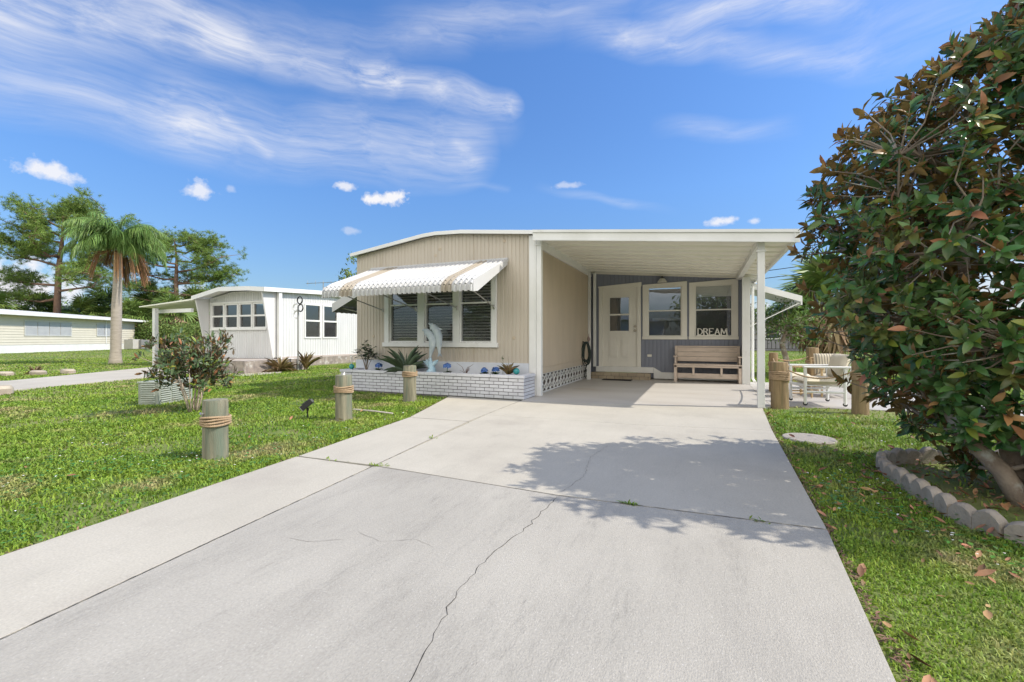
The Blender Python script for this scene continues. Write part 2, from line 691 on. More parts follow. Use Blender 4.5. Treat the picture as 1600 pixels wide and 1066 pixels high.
BLUE = mat('slate_blue_siding', (0.23, 0.247, 0.30), (0.20, 0.217, 0.27), scale=2.0, rough=0.6, bump=0.1, stretch=(4, 4, 0.6), c3=(0.235, 0.245, 0.295), s3=2.0)
CONC_NEW = mat('pale_concrete', (0.47, 0.44, 0.375), (0.415, 0.387, 0.328), scale=0.9, rough=0.85, bump=0.25, bscale=55, c3=(0.35, 0.32, 0.275), s3=0.7, lo3=0.54, hi3=0.78, detail=10)
CONC_OLD = mat('weathered_concrete', (0.415, 0.392, 0.345), (0.36, 0.34, 0.30), scale=1.1, rough=0.9, bump=0.5, bscale=120, c3=(0.29, 0.272, 0.24), s3=0.8, lo3=0.54, hi3=0.80, stretch=(1.3, 0.7, 1), detail=12)
CONC_POR = mat('carport_concrete', (0.47, 0.445, 0.41), (0.415, 0.39, 0.355), scale=1.0, rough=0.6, bump=0.1, bscale=40, c3=(0.40, 0.31, 0.21), s3=0.5, lo3=0.60, hi3=0.80, stretch=(0.6, 2.0, 1))
DARK = mat('dark_gap', (0.03, 0.028, 0.025), rough=0.9)
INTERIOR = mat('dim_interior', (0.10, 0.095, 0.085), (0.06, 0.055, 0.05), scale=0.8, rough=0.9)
SOIL = mat('soil', (0.115, 0.075, 0.045), (0.19, 0.13, 0.08), scale=9, rough=0.95, bump=0.9, bscale=60, c3=(0.30, 0.24, 0.17), s3=2.5, lo3=0.58, hi3=0.7)
BRICK_W = mat('white_painted_brick', (0.66, 0.665, 0.70), (0.56, 0.56, 0.60), scale=3, rough=0.6, bump=0.3, bscale=30, island=0.05, c3=(0.47, 0.45, 0.43), s3=5, lo3=0.62, hi3=0.8)
MORTAR = mat('grey_mortar', (0.10, 0.095, 0.095), (0.15, 0.145, 0.145), scale=12, rough=0.9)
BRASS = mat('worn_metal', (0.42, 0.38, 0.30), rough=0.3, metal=0.9)
STEEL = mat('grey_metal', (0.45, 0.45, 0.44), rough=0.35, metal=0.8)
BLACK = mat('black_plastic', (0.018, 0.018, 0.02), (0.03, 0.03, 0.03), rough=0.35)


def concrete_details(m, nscale, speck=0.0, stains=0.0):
    """aggregate specks and tyre-dark streaks in the slab itself"""
    nt = m.node_tree
    N, L = nt.nodes, nt.links
    b = N['Principled BSDF']
    src = b.inputs['Base Color'].links[0].from_socket
    tc = N.new('ShaderNodeTexCoord')
    v = N.new('ShaderNodeTexVoronoi')
    v.inputs['Scale'].default_value = nscale
    L.new(tc.outputs['Object'], v.inputs['Vector'])
    r = N.new('ShaderNodeMapRange')
    r.inputs['From Min'].default_value = 0.10
    r.inputs['From Max'].default_value = 0.30
    L.new(v.outputs['Distance'], r.inputs[0])
    sp = N.new('ShaderNodeSeparateColor')
    L.new(v.outputs['Color'], sp.inputs[0])
    gt = N.new('ShaderNodeMath')
    gt.operation = 'GREATER_THAN'
    gt.inputs[1].default_value = 0.80
    L.new(sp.outputs[0], gt.inputs[0])
    inv = N.new('ShaderNodeMath')
    inv.operation = 'SUBTRACT'
    inv.inputs[0].default_value = 1
    L.new(r.outputs[0], inv.inputs[1])
    mu = N.new('ShaderNodeMath')
    mu.operation = 'MULTIPLY'
    L.new(gt.outputs[0], mu.inputs[0])
    L.new(inv.outputs[0], mu.inputs[1])
    m2 = N.new('ShaderNodeMath')
    m2.operation = 'MULTIPLY'
    m2.inputs[1].default_value = speck
    L.new(mu.outputs[0], m2.inputs[0])
    mx = N.new('ShaderNodeMix')
    mx.data_type = 'RGBA'
    L.new(m2.outputs[0], mx.inputs[0])
    L.new(src, mx.inputs[6])
    mx.inputs[7].default_value = (0.62, 0.6, 0.56, 1)
    out = mx.outputs[2]
    # fine grain
    n = N.new('ShaderNodeTexNoise')
    n.inputs['Scale'].default_value = 90
    n.inputs['Detail'].default_value = 3
    L.new(tc.outputs['Object'], n.inputs['Vector'])
    r2 = N.new('ShaderNodeMapRange')
    r2.inputs['From Min'].default_value = 0.25
    r2.inputs['From Max'].default_value = 0.75
    r2.inputs['To Min'].default_value = 0.88
    r2.inputs['To Max'].default_value = 1.10
    L.new(n.outputs['Fac'], r2.inputs[0])
    hs = N.new('ShaderNodeHueSaturation')
    L.new(r2.outputs[0], hs.inputs['Value'])
    L.new(out, hs.inputs['Color'])
    out = hs.outputs[0]
    if stains:
        mp = N.new('ShaderNodeMapping')
        mp.inputs['Rotation'].default_value = (0, 0, rad(12))
        mp.inputs['Scale'].default_value = (2.4, 0.45, 1)
        L.new(tc.outputs['Object'], mp.inputs[0])
        a = N.new('ShaderNodeTexNoise')
        a.inputs['Scale'].default_value = 1.3
        a.inputs['Detail'].default_value = 14
        a.inputs['Roughness'].default_value = 0.82
        L.new(mp.outputs[0], a.inputs['Vector'])
        r3 = N.new('ShaderNodeMapRange')
        r3.inputs['From Min'].default_value = 0.47
        r3.inputs['From Max'].default_value = 0.70
        r3.inputs['To Max'].default_value = stains
        L.new(a.outputs['Fac'], r3.inputs[0])
        fn = N.new('ShaderNodeTexNoise')
        fn.inputs['Scale'].default_value = 22
        fn.inputs['Detail'].default_value = 8
        fn.inputs['Roughness'].default_value = 0.8
        L.new(mp.outputs[0], fn.inputs['Vector'])
        r4 = N.new('ShaderNodeMapRange')
        r4.inputs['From Min'].default_value = 0.46
        r4.inputs['From Max'].default_value = 0.64
        r4.inputs['To Min'].default_value = 0.15
        L.new(fn.outputs['Fac'], r4.inputs[0])
        mm = N.new('ShaderNodeMath')
        mm.operation = 'MULTIPLY'
        L.new(r3.outputs[0], mm.inputs[0])
        L.new(r4.outputs[0], mm.inputs[1])
        mx = N.new('ShaderNodeMix')
        mx.data_type = 'RGBA'
        L.new(mm.outputs[0], mx.inputs[0])
        L.new(out, mx.inputs[6])
        mx.inputs[7].default_value = (0.13, 0.125, 0.115, 1)
        out = mx.outputs[2]
    L.new(out, b.inputs['Base Color'])


concrete_details(CONC_OLD, 75, 0.45, 0.78)
concrete_details(CONC_NEW, 40, 0.25, 0.30)
concrete_details(CONC_POR, 40, 0.15, 0.0)


def ground_mat():
    m = mat('lawn_ground', (0.15, 0.19, 0.045), (0.21, 0.20, 0.08), scale=3.0, rough=0.95, bump=0.8, bscale=45,
            c3=(0.10, 0.16, 0.03), s3=0.35, lo3=0.45, hi3=0.6, detail=10)
    return m


GROUND_Z = -0.03
# ---------------------------------------------------------------- ground and paving
g = MB()
R = 1500
g.add([(-R, -R, GROUND_Z), (R, -R, GROUND_Z), (R, R, GROUND_Z), (-R, R, GROUND_Z)], [(0, 1, 2, 3)])
g.build('lawn', ground_mat(), kind='structure')


def slab(name, poly, m, z=0.0, t=0.12):
    g = MB()
    g.prism(poly, z - t, z)
    return g.build(name, m, kind='structure', bevel=0.003)


J = 0.006
DRIVE = [(-2.95, -9), (-3.18, 1.06), (-3.38, 2.99), (-3.65, 5.07), (-4.25, 7.0)]
slab('driveway', [(-2.95, -9), (-2.0 - J, -9), (-2.30 - J, 0.76), (-2.54 - J, 3.0 - J), (-3.38, 2.99 - J), (-3.18, 1.06)], CONC_NEW)
slab('driveway', [(-3.38, 3.0 + J), (-2.54 - J, 3.03 + J), (-2.76 - J, 5.10 - J), (-3.65, 5.06 - J)], CONC_NEW)
slab('driveway', [(-3.65, 5.06 + J), (-2.76 - J, 5.10 + J), (-2.86 - J, 7.14), (-4.3, 7.18), (-4.22, 6.95)], CONC_NEW)
slab('driveway', [(-2.0 + J, -9), (0.5, -9), (0.56, 1.75), (0.65, 3.0 - J), (-0.92, 2.94 - J), (-2.54 + J, 3.03 - J), (-2.30 + J, 0.76)], CONC_OLD)
slab('driveway', [(-2.54 + J, 3.03 + J), (-0.92, 2.94 + J), (0.65, 3.0 + J), (0.76, 5.98), (-0.7, 5.73), (-2.79 + J, 5.66)], CONC_NEW)
slab('driveway', [(-2.79 + J, 5.668), (-0.7, 5.738), (0.76, 5.988), (0.87, 7.86), (-1.1, 7.40), (-2.86 + J, 7.10)], CONC_NEW)
slab('carport_floor', [(-2.86 + J, 7.115), (-1.1, 7.415), (0.87, 7.875), (1.02, 8.1), (1.02, 12.45), (-2.92, 12.45), (-2.92, 7.9), (-2.84, 7.9)], CONC_POR)
slab('patio', [(1.035, 8.3), (4.6, 8.6), (4.6, 12.6), (1.035, 12.6)], CONC_POR, z=-0.012)
slab('neighbour_driveway', [(-12.95, 3.95), (-9.5, 2.2), (-9.5, 3.0), (-12.9, 4.42), (-15.3, 8.3), (-14.9, 10.2), (-14.9, 12.3), (-19.6, 12.3), (-18.1, 9.8), (-16.1, 5.4), (-20, -1.0), (-17, -1.0)][0:0] or
     [(-30, -9.0), (-26, -10.5), (-13.2, 4.35), (-14.35, 8.2), (-15.2, 9.9), (-15.0, 12.2), (-20.5, 12.2), (-19.2, 10.6), (-16.2, 5.5)], CONC_NEW)


def crack(pts, w, name='concrete_crack', z=0.0015, seed=1, jit=0.012):
    rnd = random.Random(seed)
    P = []
    for a, b in zip(pts[:-1], pts[1:]):
        n = max(3, int(math.dist(a, b) / 0.035))
        for i in range(n):
            t = i / n
            P.append((a[0] + (b[0] - a[0]) * t + rnd.gauss(0, jit), a[1] + (b[1] - a[1]) * t + rnd.gauss(0, jit * .6)))
    P.append(pts[-1])
    g = MB()
    n = len(P)
    vs = []
    for i, p in enumerate(P):
        a, b = P[max(0, i - 1)], P[min(n - 1, i + 1)]
        dx, dy = b[0] - a[0], b[1] - a[1]
        l = math.hypot(dx, dy) or 1
        ww = w * rnd.uniform(0.25, 1.0) * (0.3 if i in (0, n - 1) else 1)
        vs += [(p[0] - dy / l * ww / 2, p[1] + dx / l * ww / 2, z), (p[0] + dy / l * ww / 2, p[1] - dx / l * ww / 2, z)]
    g.add(vs, [(2 * i, 2 * i + 1, 2 * i + 3, 2 * i + 2) for i in range(n - 1)])
    return g.build(name, DARK, kind='structure')


crack([(-0.80, 0.9), (-0.84, 1.16), (-0.885, 1.39), (-0.94, 1.58), (-0.96, 1.85), (-0.945, 2.14), (-0.90, 2.5), (-0.90, 2.92)], 0.0042, seed=4, jit=0.007)
FAINT = mat('faint_crack', (0.22, 0.20, 0.18), (0.30, 0.28, 0.25), scale=20, rough=.95)
DARK_ = DARK
DARK = mat('joint_dirt', (0.12, 0.11, 0.095), (0.24, 0.22, 0.19), scale=14, rough=.95)
crack([(-2.0, -6), (-2.30, 0.76), (-2.54, 3.015)], 0.0065, name='slab_joint', seed=11, jit=0.0012)
crack([(-3.38, 2.995), (-2.54, 3.015), (-0.92, 2.94), (0.65, 3.0)], 0.010, name='slab_joint', seed=12, jit=0.0012)
DARK = FAINT
crack([(-2.54, 3.03), (-2.77, 5.1), (-2.86, 7.1)], 0.007, name='slab_joint', seed=13, jit=0.001)
crack([(-3.65, 5.065), (-2.76, 5.10)], 0.010, name='slab_joint', seed=14, jit=0.001)
crack([(-0.90, 3.02), (-0.84, 3.4), (-0.92, 4.0), (-0.86, 4.5)], 0.005, seed=5, jit=0.006)
crack([(-2.05, 1.75), (-1.9, 1.75), (-1.75, 1.85)], 0.0035, seed=6, jit=0.006)
crack([(-1.75, 1.95), (-1.55, 1.9), (-1.4, 2.0), (-1.25, 1.95)], 0.003, seed=7, jit=0.006)
DARK = DARK_

# ---------------------------------------------------------------- the beige mobile home
house = thing('mobile_home', 'beige ribbed mobile home with slate blue entry wall and striped white front awning', 'mobile home', (-5, 7.9, 0))
FW = Wall(0, 7.9, 1, 0, 0, -1)


def roofz(x):
    pts = [(-7.2, 2.90), (-5.30, 3.165), (-5.0, 3.185), (-4.4, 3.165), (-2.8, 3.01)]
    for (a, za), (b, zb) in zip(pts[:-1], pts[1:]):
        if x <= b:
            return za + (zb - za) * (x - a) / (b - a)
    return pts[-1][1]


RIB = [(0.0, 0.0), (0.30, 0.0), (0.33, -0.007), (0.38, -0.007), (0.41, 0.0), (0.78, 0.0), (0.82, -0.010), (0.94, -0.010)]
m = MB()
FW.ribbed(m, -7.11, -2.97, 0.30, roofz, 0.165, RIB, holes=[(-6.21, -5.47, 0.99, 2.33), (-5.31, -4.62, 0.99, 2.33), (-4.48, -3.76, 0.99, 2.33)])
m.build('front_wall', BEIGE, house)
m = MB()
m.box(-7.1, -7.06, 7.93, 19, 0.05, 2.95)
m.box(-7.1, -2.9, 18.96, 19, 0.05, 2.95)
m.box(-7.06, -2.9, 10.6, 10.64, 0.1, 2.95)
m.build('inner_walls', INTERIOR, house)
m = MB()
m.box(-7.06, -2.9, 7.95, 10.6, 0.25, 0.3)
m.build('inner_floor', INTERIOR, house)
# curved roof with white edge
m = MB()
prof = [(-7.2, 2.92), (-5.30, 3.185), (-5.0, 3.205), (-4.4, 3.185), (-2.80, 3.03)]
m.prism_y(prof + [(x, z + 0.035) for x, z in reversed(prof)], 7.80, 19.1)
m.build('roof', ALU, house)
m = MB()
pr2 = [(x, z - 0.035) for x, z in prof]
m.prism_y(pr2 + [(x, z + 0.075) for x, z in reversed(pr2)], 7.775, 7.80)
m.build('roof_edge_trim', ALU, house, bevel=0.006)
# tan side wall inside the carport
SW = Wall(-2.85, 0, 0, 1, 1, 0)
m = MB()
SW.ribbed(m, 8.0, 12.3, 0.40, lambda s: 2.90, 0.10, [(0.0, 0.0), (0.86, 0.0), (0.90, -0.006), (0.96, -0.006)])
m.build('side_wall', BEIGE2, house)
m = MB()
SW.box(m, 8.0, 12.2, -0.02, 0.012, 0.385, 0.50)
SW.box(m, 8.0, 12.2, -0.02, 0.018, 0.50, 0.512)
m.build('side_flashing', BEIGE2, house)
m = MB()
SW.box(m, 8.0, 12.3, -0.02, 0.05, 2.78, 3.0)
m.build('side_fascia', WHITE, house, bevel=0.004)
# corner trim
m = MB()
m.box(-2.975, -2.865, 7.86, 7.93, 0.42, 3.0)
m.box(-2.865, -2.835, 7.86, 8.02, 0.0, 3.0)
m.build('corner_trim', WHITE, house, bevel=0.004)
m = MB()
m.box(-7.1, -2.98, 7.855, 7.9, 0.35, 0.60)
m.build('front_skirt', mat('pale_blue_white', (0.66, 0.70, 0.76), (0.60, 0.63, 0.68), scale=3, rough=0.6), house)
# lattice skirt under the side wall
m = MB()
m.box(-2.93, -2.90, 8.0, 12.2, 0.0, 0.385)
m.build('skirt_backing', mat('dusty_backing', (0.13, 0.115, 0.10), (0.20, 0.18, 0.155), scale=6, rough=.95), house)
m = MB()
s0, s1, zb, zt = 8.06, 12.1, 0.03, 0.37
n = 8
wd = (s1 - s0) / n
for i in range(n):
    a, b = s0 + i * wd, s0 + (i + 1) * wd
    c = (a + b) / 2
    x = -2.872
    for (p, q) in (((a, zb), (b, zt)), ((a, zt), (b, zb)), ((c, zb), (c, zt)), ((a, (zb + zt) / 2), (c, zt)), ((c, zt), (b, (zb + zt) / 2)), ((a, (zb + zt) / 2), (c, zb)), ((c, zb), (b, (zb + zt) / 2))):
        m.bar((x, p[0], p[1]), (x, q[0], q[1]), 0.012, 0.017, up=(1, 0, 0))
    m.box(-2.885, -2.862, a - 0.008, a + 0.008, zb, zt)
m.box(-2.886, -2.86, s0, s1, zt, zt + 0.02)
m.box(-2.886, -2.86, s0, s1, zb - 0.02, zb)
m.build('lattice_skirt', WHITE, house)
m = MB()
m.box(-2.95, -2.86, 8.02, 12.2, -0.005, 0.012)
m.build('skirt_kerb', CONC_POR, house)

# front window: casing, sill and three sash units
m = MB()
for a, b in ((-6.33, -6.215), (-5.47, -5.31), (-4.62, -4.48), (-3.76, -3.655)):
    m.box(a, b, 7.865, 7.93, 0.985, 2.33)
m.box(-6.33, -3.655, 7.865, 7.93, 2.33, 2.42)
m.build('window_casing', WHITE, house, bevel=0.004)
m = MB()
m.box(-6.37, -3.62, 7.845, 7.93, 0.895, 0.985)
m.build('window_sill', WHITE, house, bevel=0.005)
for a, b in ((-6.215, -5.47), (-5.31, -4.62), (-4.48, -3.76)):
    sash_window(FW, house, a, b, 0.985, 2.33, 1.78, WHITE, depth=-0.055, bar=0.03, blinds=(1.03, 2.3, 0.058, rad(38)), glass=GLASS)
for x, z in ((-4.95, 2.9), (-3.5, 2.95), (-6.65, 1.12), (-3.3, 1.08), (-5.05, 2.78)):   # covers on the siding
    m = MB()
    m.lathe([(0.035, 0), (0.03, 0.006), (0.012, 0.008)], 12)
    k = 0
    for i in range(k, len(m.v)):
        vx, vy, vz = m.v[i]
        m.v[i] = (x + vx, 7.899 - vz, z + vy)
    m.build('screw_cover', BEIGE2, house)

# metal awning over the front window
aw_white = mat('awning_white', (0.56, 0.56, 0.555), (0.51, 0.51, 0.505), scale=2, rough=0.35, bump=0.02)
aw_tan = mat('awning_tan', (0.40, 0.35, 0.28), (0.36, 0.315, 0.25), scale=2, rough=0.4)
m = MB()
X0, X1 = -6.66, -3.43
YW, YF = 7.86, 6.5
ZW, ZF = 2.56, 2.03
n = 32
step = (X1 - X0) / n
ny = 4
for i in range(n):
    a = X0 + i * step
    tan = (0.13 < (i + .5) / n < 0.205) or (0.80 < (i + .5) / n < 0.875)
    m.cur = 1 if tan else 0
    for (xa, xb, da, db) in ((a, a + step * .5, 0.0, 0.0), (a + step * .5, a + step * .62, 0.0, 0.042), (a + step * .62, a + step * .84, 0.042, 0.042), (a + step * .84, a + step, 0.042, 0.0)):
        path = [(YW, ZW), (YW - .5, ZW - .195), (YF + 0.12, ZF + 0.055), (YF + 0.02, ZF - 0.01), (YF - 0.015, ZF - 0.07), (YF - 0.015, ZF - 0.165 - (0.02 if da + db > 0.03 else 0))]
        for (y0, z0), (y1, z1) in zip(path[:-1], path[1:]):
            dy, dz = y1 - y0, z1 - z0
            l = math.hypot(dy, dz)
            ny_, nz_ = dz / l, -dy / l
            m.add([(xa, y0 + ny_ * da, z0 + nz_ * da), (xb, y0 + ny_ * db, z0 + nz_ * db), (xb, y1 + ny_ * db, z1 + nz_ * db), (xa, y1 + ny_ * da, z1 + nz_ * da)], [(3, 2, 1, 0)])
aw = m.build('awning', [aw_white, aw_tan], house)
aw['label'] = 'white corrugated metal awning with two tan stripes'
so = aw.modifiers.new('thickness', 'SOLIDIFY')
so.thickness = 0.003
for x in (X0 - 0.006, X1 + 0.006):
    m = MB()
    s = 0.012
    pts = [(YW, ZW + 0.03), (YF + 0.02, ZF + 0.02), (YF - 0.03, ZF - 0.06), (YF - 0.03, ZF - 0.19), (YF + 0.12, ZF - 0.17), (YW, ZW - 0.08)]
    vs = [(x - s, y, z) for y, z in pts] + [(x + s, y, z) for y, z in pts]
    k = len(pts)
    m.add(vs, [tuple(range(k)), tuple(reversed(range(k, 2 * k)))] + [((i + 1) % k, i, k + i, k + (i + 1) % k) for i in range(k)])
    m.build('awning_side', aw_white, aw)
m = MB()
m.box(X0 - 0.02, X1 + 0.02, YW - 0.02, YW + 0.04, ZW - 0.02, ZW + 0.055)
m.build('awning_rail', aw_white, aw, bevel=0.004)
for x0, x1 in ((-6.45, -6.36), (-5.60, -5.50), (-4.62, -4.52), (-3.62, -3.70)):
    m = MB()
    m.tube([(x0, YF + 0.1, ZF - 0.07), (x1, 7.86, 1.68)], 0.011, 6)
    m.tube([(x1, 7.87, 1.64), (x1, 7.84, 1.72)], 0.02, 6)
    m.build('awning_brace', STEEL, aw)

la = MB()
n = 16
LY0, LY1 = 8.25, 10.9
for i in range(n):
    a = LY0 + (LY1 - LY0) * i / n
    b = LY0 + (LY1 - LY0) * (i + 1) / n
    for (p, q, d) in ((a, a + (b - a) * .6, 0), (a + (b - a) * .6, b, 0.008)):
        la.hexa([(-8.15, p, 1.86 + d), (-7.12, p, 2.35 + d), (-7.12, q, 2.35 + d), (-8.15, q, 1.86 + d)], [(-8.15, p, 1.87 + d), (-7.12, p, 2.36 + d), (-7.12, q, 2.36 + d), (-8.15, q, 1.87 + d)])
        la.hexa([(-8.17 - d, p, 1.70 - d), (-8.155 - d, p, 1.70 - d), (-8.155 - d, q, 1.70 - d), (-8.17 - d, q, 1.70 - d)], [(-8.17 - d, p, 1.885), (-8.155 - d, p, 1.885), (-8.155 - d, q, 1.885), (-8.17 - d, q, 1.885)])
la.hexa([(-8.17, LY0 - .02, 1.70), (-7.12, LY0 - .02, 2.18), (-7.12, LY0 - .004, 2.18), (-8.17, LY0 - .004, 1.70)], [(-8.17, LY0 - .02, 1.90), (-7.12, LY0 - .02, 2.40), (-7.12, LY0 - .004, 2.40), (-8.17, LY0 - .004, 1.90)])
law = la.build('awning', aw_white, house)
law['label'] = 'small white awning on the left side wall'
m = MB()
m.tube([(-8.1, LY0 + .1, 1.83), (-7.12, LY0 + .1, 1.62)], .011, 6)
m.build('awning_brace', STEEL, law)

# ---- slate blue entry wall (plane y = 12.3)
YB = 12.3
K = 1.025


def zs(z):
    return 1.07 + (z - 1.07) * K


BW = Wall(0, YB, 1, 0, 0, -1)
doorx0, doorx1 = -2.51, -1.56
holes = [(doorx0, doorx1, 0.0 + 0.06, zs(2.42)), (-1.30, -0.46, zs(1.12), zs(2.38)), (-0.15, 0.71, zs(1.12), zs(2.39))]
m = MB()
BW.ribbed(m, -2.86, 1.02, 0.03, lambda s: 2.97 - 0.088 * (s + 2.85), 0.10, [(0.0, 0.0), (0.84, 0.0), (0.88, -0.009), (0.97, -0.009)], holes=holes)
m.build('entry_wall', BLUE, house)['label'] = 'slate blue grooved entry wall'
m = MB()
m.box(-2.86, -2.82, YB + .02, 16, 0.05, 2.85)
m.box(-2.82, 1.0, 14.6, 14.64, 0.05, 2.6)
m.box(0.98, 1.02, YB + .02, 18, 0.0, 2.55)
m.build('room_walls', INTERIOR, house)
m = MB()
m.box(1.022, 1.05, YB - 0.02, 18, 0.0, 2.5)
m.build('right_wall', WHITE, house)
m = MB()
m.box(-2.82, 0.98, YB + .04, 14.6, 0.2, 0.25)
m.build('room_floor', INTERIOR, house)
# door
m = MB()
m.box(doorx0 - .085, doorx0 + .012, YB - .025, YB + .06, 0.31, zs(2.42))
m.box(doorx1 - .012, doorx1 + .085, YB - .025, YB + .06, 0.31, zs(2.42))
m.hexa([(doorx0 - .10, YB - .03, zs(2.42)), (doorx1 + .10, YB - .03, zs(2.42)), (doorx1 + .10, YB + .06, zs(2.42)), (doorx0 - .10, YB + .06, zs(2.42))],
       [(doorx0 - .10, YB - .03, zs(2.46)), (doorx1 + .10, YB - .03, zs(2.53)), (doorx1 + .10, YB + .06, zs(2.53)), (doorx0 - .10, YB + .06, zs(2.46))])
m.build('door_casing', CREAM, house, bevel=0.004)
m = MB()
gx0, gx1, gz0, gz1, gm = -2.30, -1.79, zs(1.27), zs(2.15), zs(1.70)
db, dt = 0.31, zs(2.42)
yf, yb = YB + 0.01, YB + 0.05
m.box(doorx0 + .012, gx0, yf, yb, db, dt)
m.box(gx1, doorx1 - .012, yf, yb, db, dt)
m.box(gx0, gx1, yf, yb, gz1, dt)
m.box(gx0, gx1, yf, yb, db, gz0)
m.box(gx0 - .03, gx0, yf - .014, yf, gz0 - .03, gz1 + .03)
m.box(gx1, gx1 + .03, yf - .014, yf, gz0 - .03, gz1 + .03)
m.box(gx0, gx1, yf - .014, yf, gz1, gz1 + .03)
m.box(gx0, gx1, yf - .014, yf, gz0 - .03, gz0)
m.box(gx0, gx1, yf + .004, yf + .03, gm - .022, gm + .022)
for a, b in ((-2.32, -2.09), (-1.99, -1.76)):   # two tall raised panels
    z0, z1 = zs(0.58), zs(1.06)
    for w_, d_ in ((0.0, 0.014), (0.04, 0.018)):
        m.box(a + w_, b - w_, yf - d_, yf + .001, z0 + w_, z1 - w_)
door = m.build('door', CREAM, house, bevel=0.003)
door['label'] = 'cream half-glass front door with two panels'
m = MB()
m.add([(gx0, yf + .02, gz0), (gx1, yf + .02, gz0), (gx1, yf + .02, gz1), (gx0, yf + .02, gz1)], [(0, 1, 2, 3)])
m.build('pane', GLASS_DARK, door)
for z in (zs(1.385), zs(1.275)):
    m = MB()
    m.lathe([(0.036, 0), (0.036, 0.008), (0.014, 0.012), (0.014, 0.03), (0.028, 0.04), (0.03, 0.055), (0.018, 0.066)], 14)
    m.v = [(-1.63 + x, yf - zz, z + y) for x, y, zz in m.v]
    m.f = [tuple(reversed(f)) for f in m.f]
    m.build('door_knob', BRASS, door, smooth=True)
# entry windows with tilted casings as in the photo (head pieces rise to the right)
for (a, b, ga, gb, shade) in ((-1.43, -0.335, -1.30, -0.46, None), (-0.285, 0.835, -0.15, 0.71, (zs(2.13), zs(2.36)))):
    m = MB()
    z0, z1 = zs(1.12), zs(2.38)
    m.box(a, ga, YB - .03, YB + .03, z0, z1)
    m.box(gb, b, YB - .03, YB + .03, z0, z1)
    m.hexa([(a, YB - .03, z1), (b, YB - .03, z1), (b, YB + .03, z1), (a, YB + .03, z1)], [(a, YB - .03, zs(2.455)), (b, YB - .03, zs(2.50)), (b, YB + .03, zs(2.50)), (a, YB + .03, zs(2.455))])
    m.box(a - 0.01, b + 0.01, YB - .045, YB + .03, zs(1.045), z0)
    m.build('window_casing', CREAM, house, bevel=0.004)
    sash_window(BW, house, ga, gb, z0, z1, zs(1.775), CREAM, depth=-0.04, bar=0.028, shade=shade, glass=GLASS)
m = MB()
m.box(-1.25, -0.5, 13.0, 13.03, zs(1.55), zs(1.62))
m.build('inner_rail', BLIND, house)
# top trim following the ceiling, base trims
m = MB()
m.hexa([(-2.83, YB - .03, 2.86), (1.02, YB - .03, 2.53), (1.02, YB + .0, 2.53), (-2.83, YB + .0, 2.86)], [(-2.83, YB - .03, 2.93), (1.02, YB - .03, 2.60), (1.02, YB + .0, 2.60), (-2.83, YB + .0, 2.93)])
m.build('head_trim', CREAM, house)
m = MB()
m.box(-2.66, -1.15, YB - .09, YB + .0, 0.165, 0.31)
m.add([], [])
m.hexa([(-1.15, YB - .05, 0.02), (-0.95, YB - .05, 0.02), (-0.95, YB - .01, 0.02), (-1.15, YB - .01, 0.02)], [(-1.15, YB - .05, 0.31), (-0.95, YB - .05, 0.19), (-0.95, YB - .01, 0.19), (-1.15, YB - .01, 0.31)])
m.box(-0.95, 0.95, YB - .05, YB - .01, 0.02, 0.19)
m.build('base_trim', WHITE, house, bevel=0.004)
# outlet cover
m = MB()
m.box(-1.31, -1.20, YB - .03, YB + .01, zs(0.60), zs(0.66))
m.build('outlet_cover', CREAM, house, bevel=0.005)
# porch lamp
m = MB()
m.lathe([(0.05, 0.0), (0.05, 0.02), (0.02, 0.03), (0.018, 0.06)], 14, (-0.93, YB - .12, 2.62))
m.bar((-0.93, YB - .12, 2.63), (-0.93, YB - .02, 2.63), 0.03)
lamp = m.build('porch_lamp', BLACK, house, smooth=True)
m = MB()
m.lathe([(0.125, 0.0), (0.12, 0.01), (0.07, 0.085), (0.05, 0.10)], 8, (-0.93, YB - .12, 2.52))
m.build('lamp_shade', mat('lamp_glass', (0.72, 0.70, 0.62), rough=0.3), lamp)
# right corner trim + left corner trims of the entry
m = MB()
m.box(0.88, 0.975, 11.72, 11.80, 0.0, 2.50)
m.box(0.975, 1.05, 11.72, 12.28, 0.0, 2.50)
m.build('corner_board', WHITE, house, bevel=0.004)
m = MB()
m.box(-2.845, -2.775, 12.05, 12.12, 0.02, 2.86)
m.build('corner_board', WHITE, house, bevel=0.004)
m = MB()
m.box(-2.73, -2.655, 12.16, 12.25, 0.30, 2.86)
m.build('downspout', WHITE, house, bevel=0.01)
m = MB()
m.tube([(1.12, 11.95, 2.3), (1.12, 11.95, 0.12), (1.16, 11.85, 0.05)], 0.03, 8)
m.build('downspout', WHITE, house)

# ---------------------------------------------------------------- carport
cp = thing('carport', 'white metal carport roof with ribbed underside on slim white posts', 'carport', (-0.8, 7.9, 0))


def cz(x):
    return 3.0 - 0.0915 * (x + 2.85)


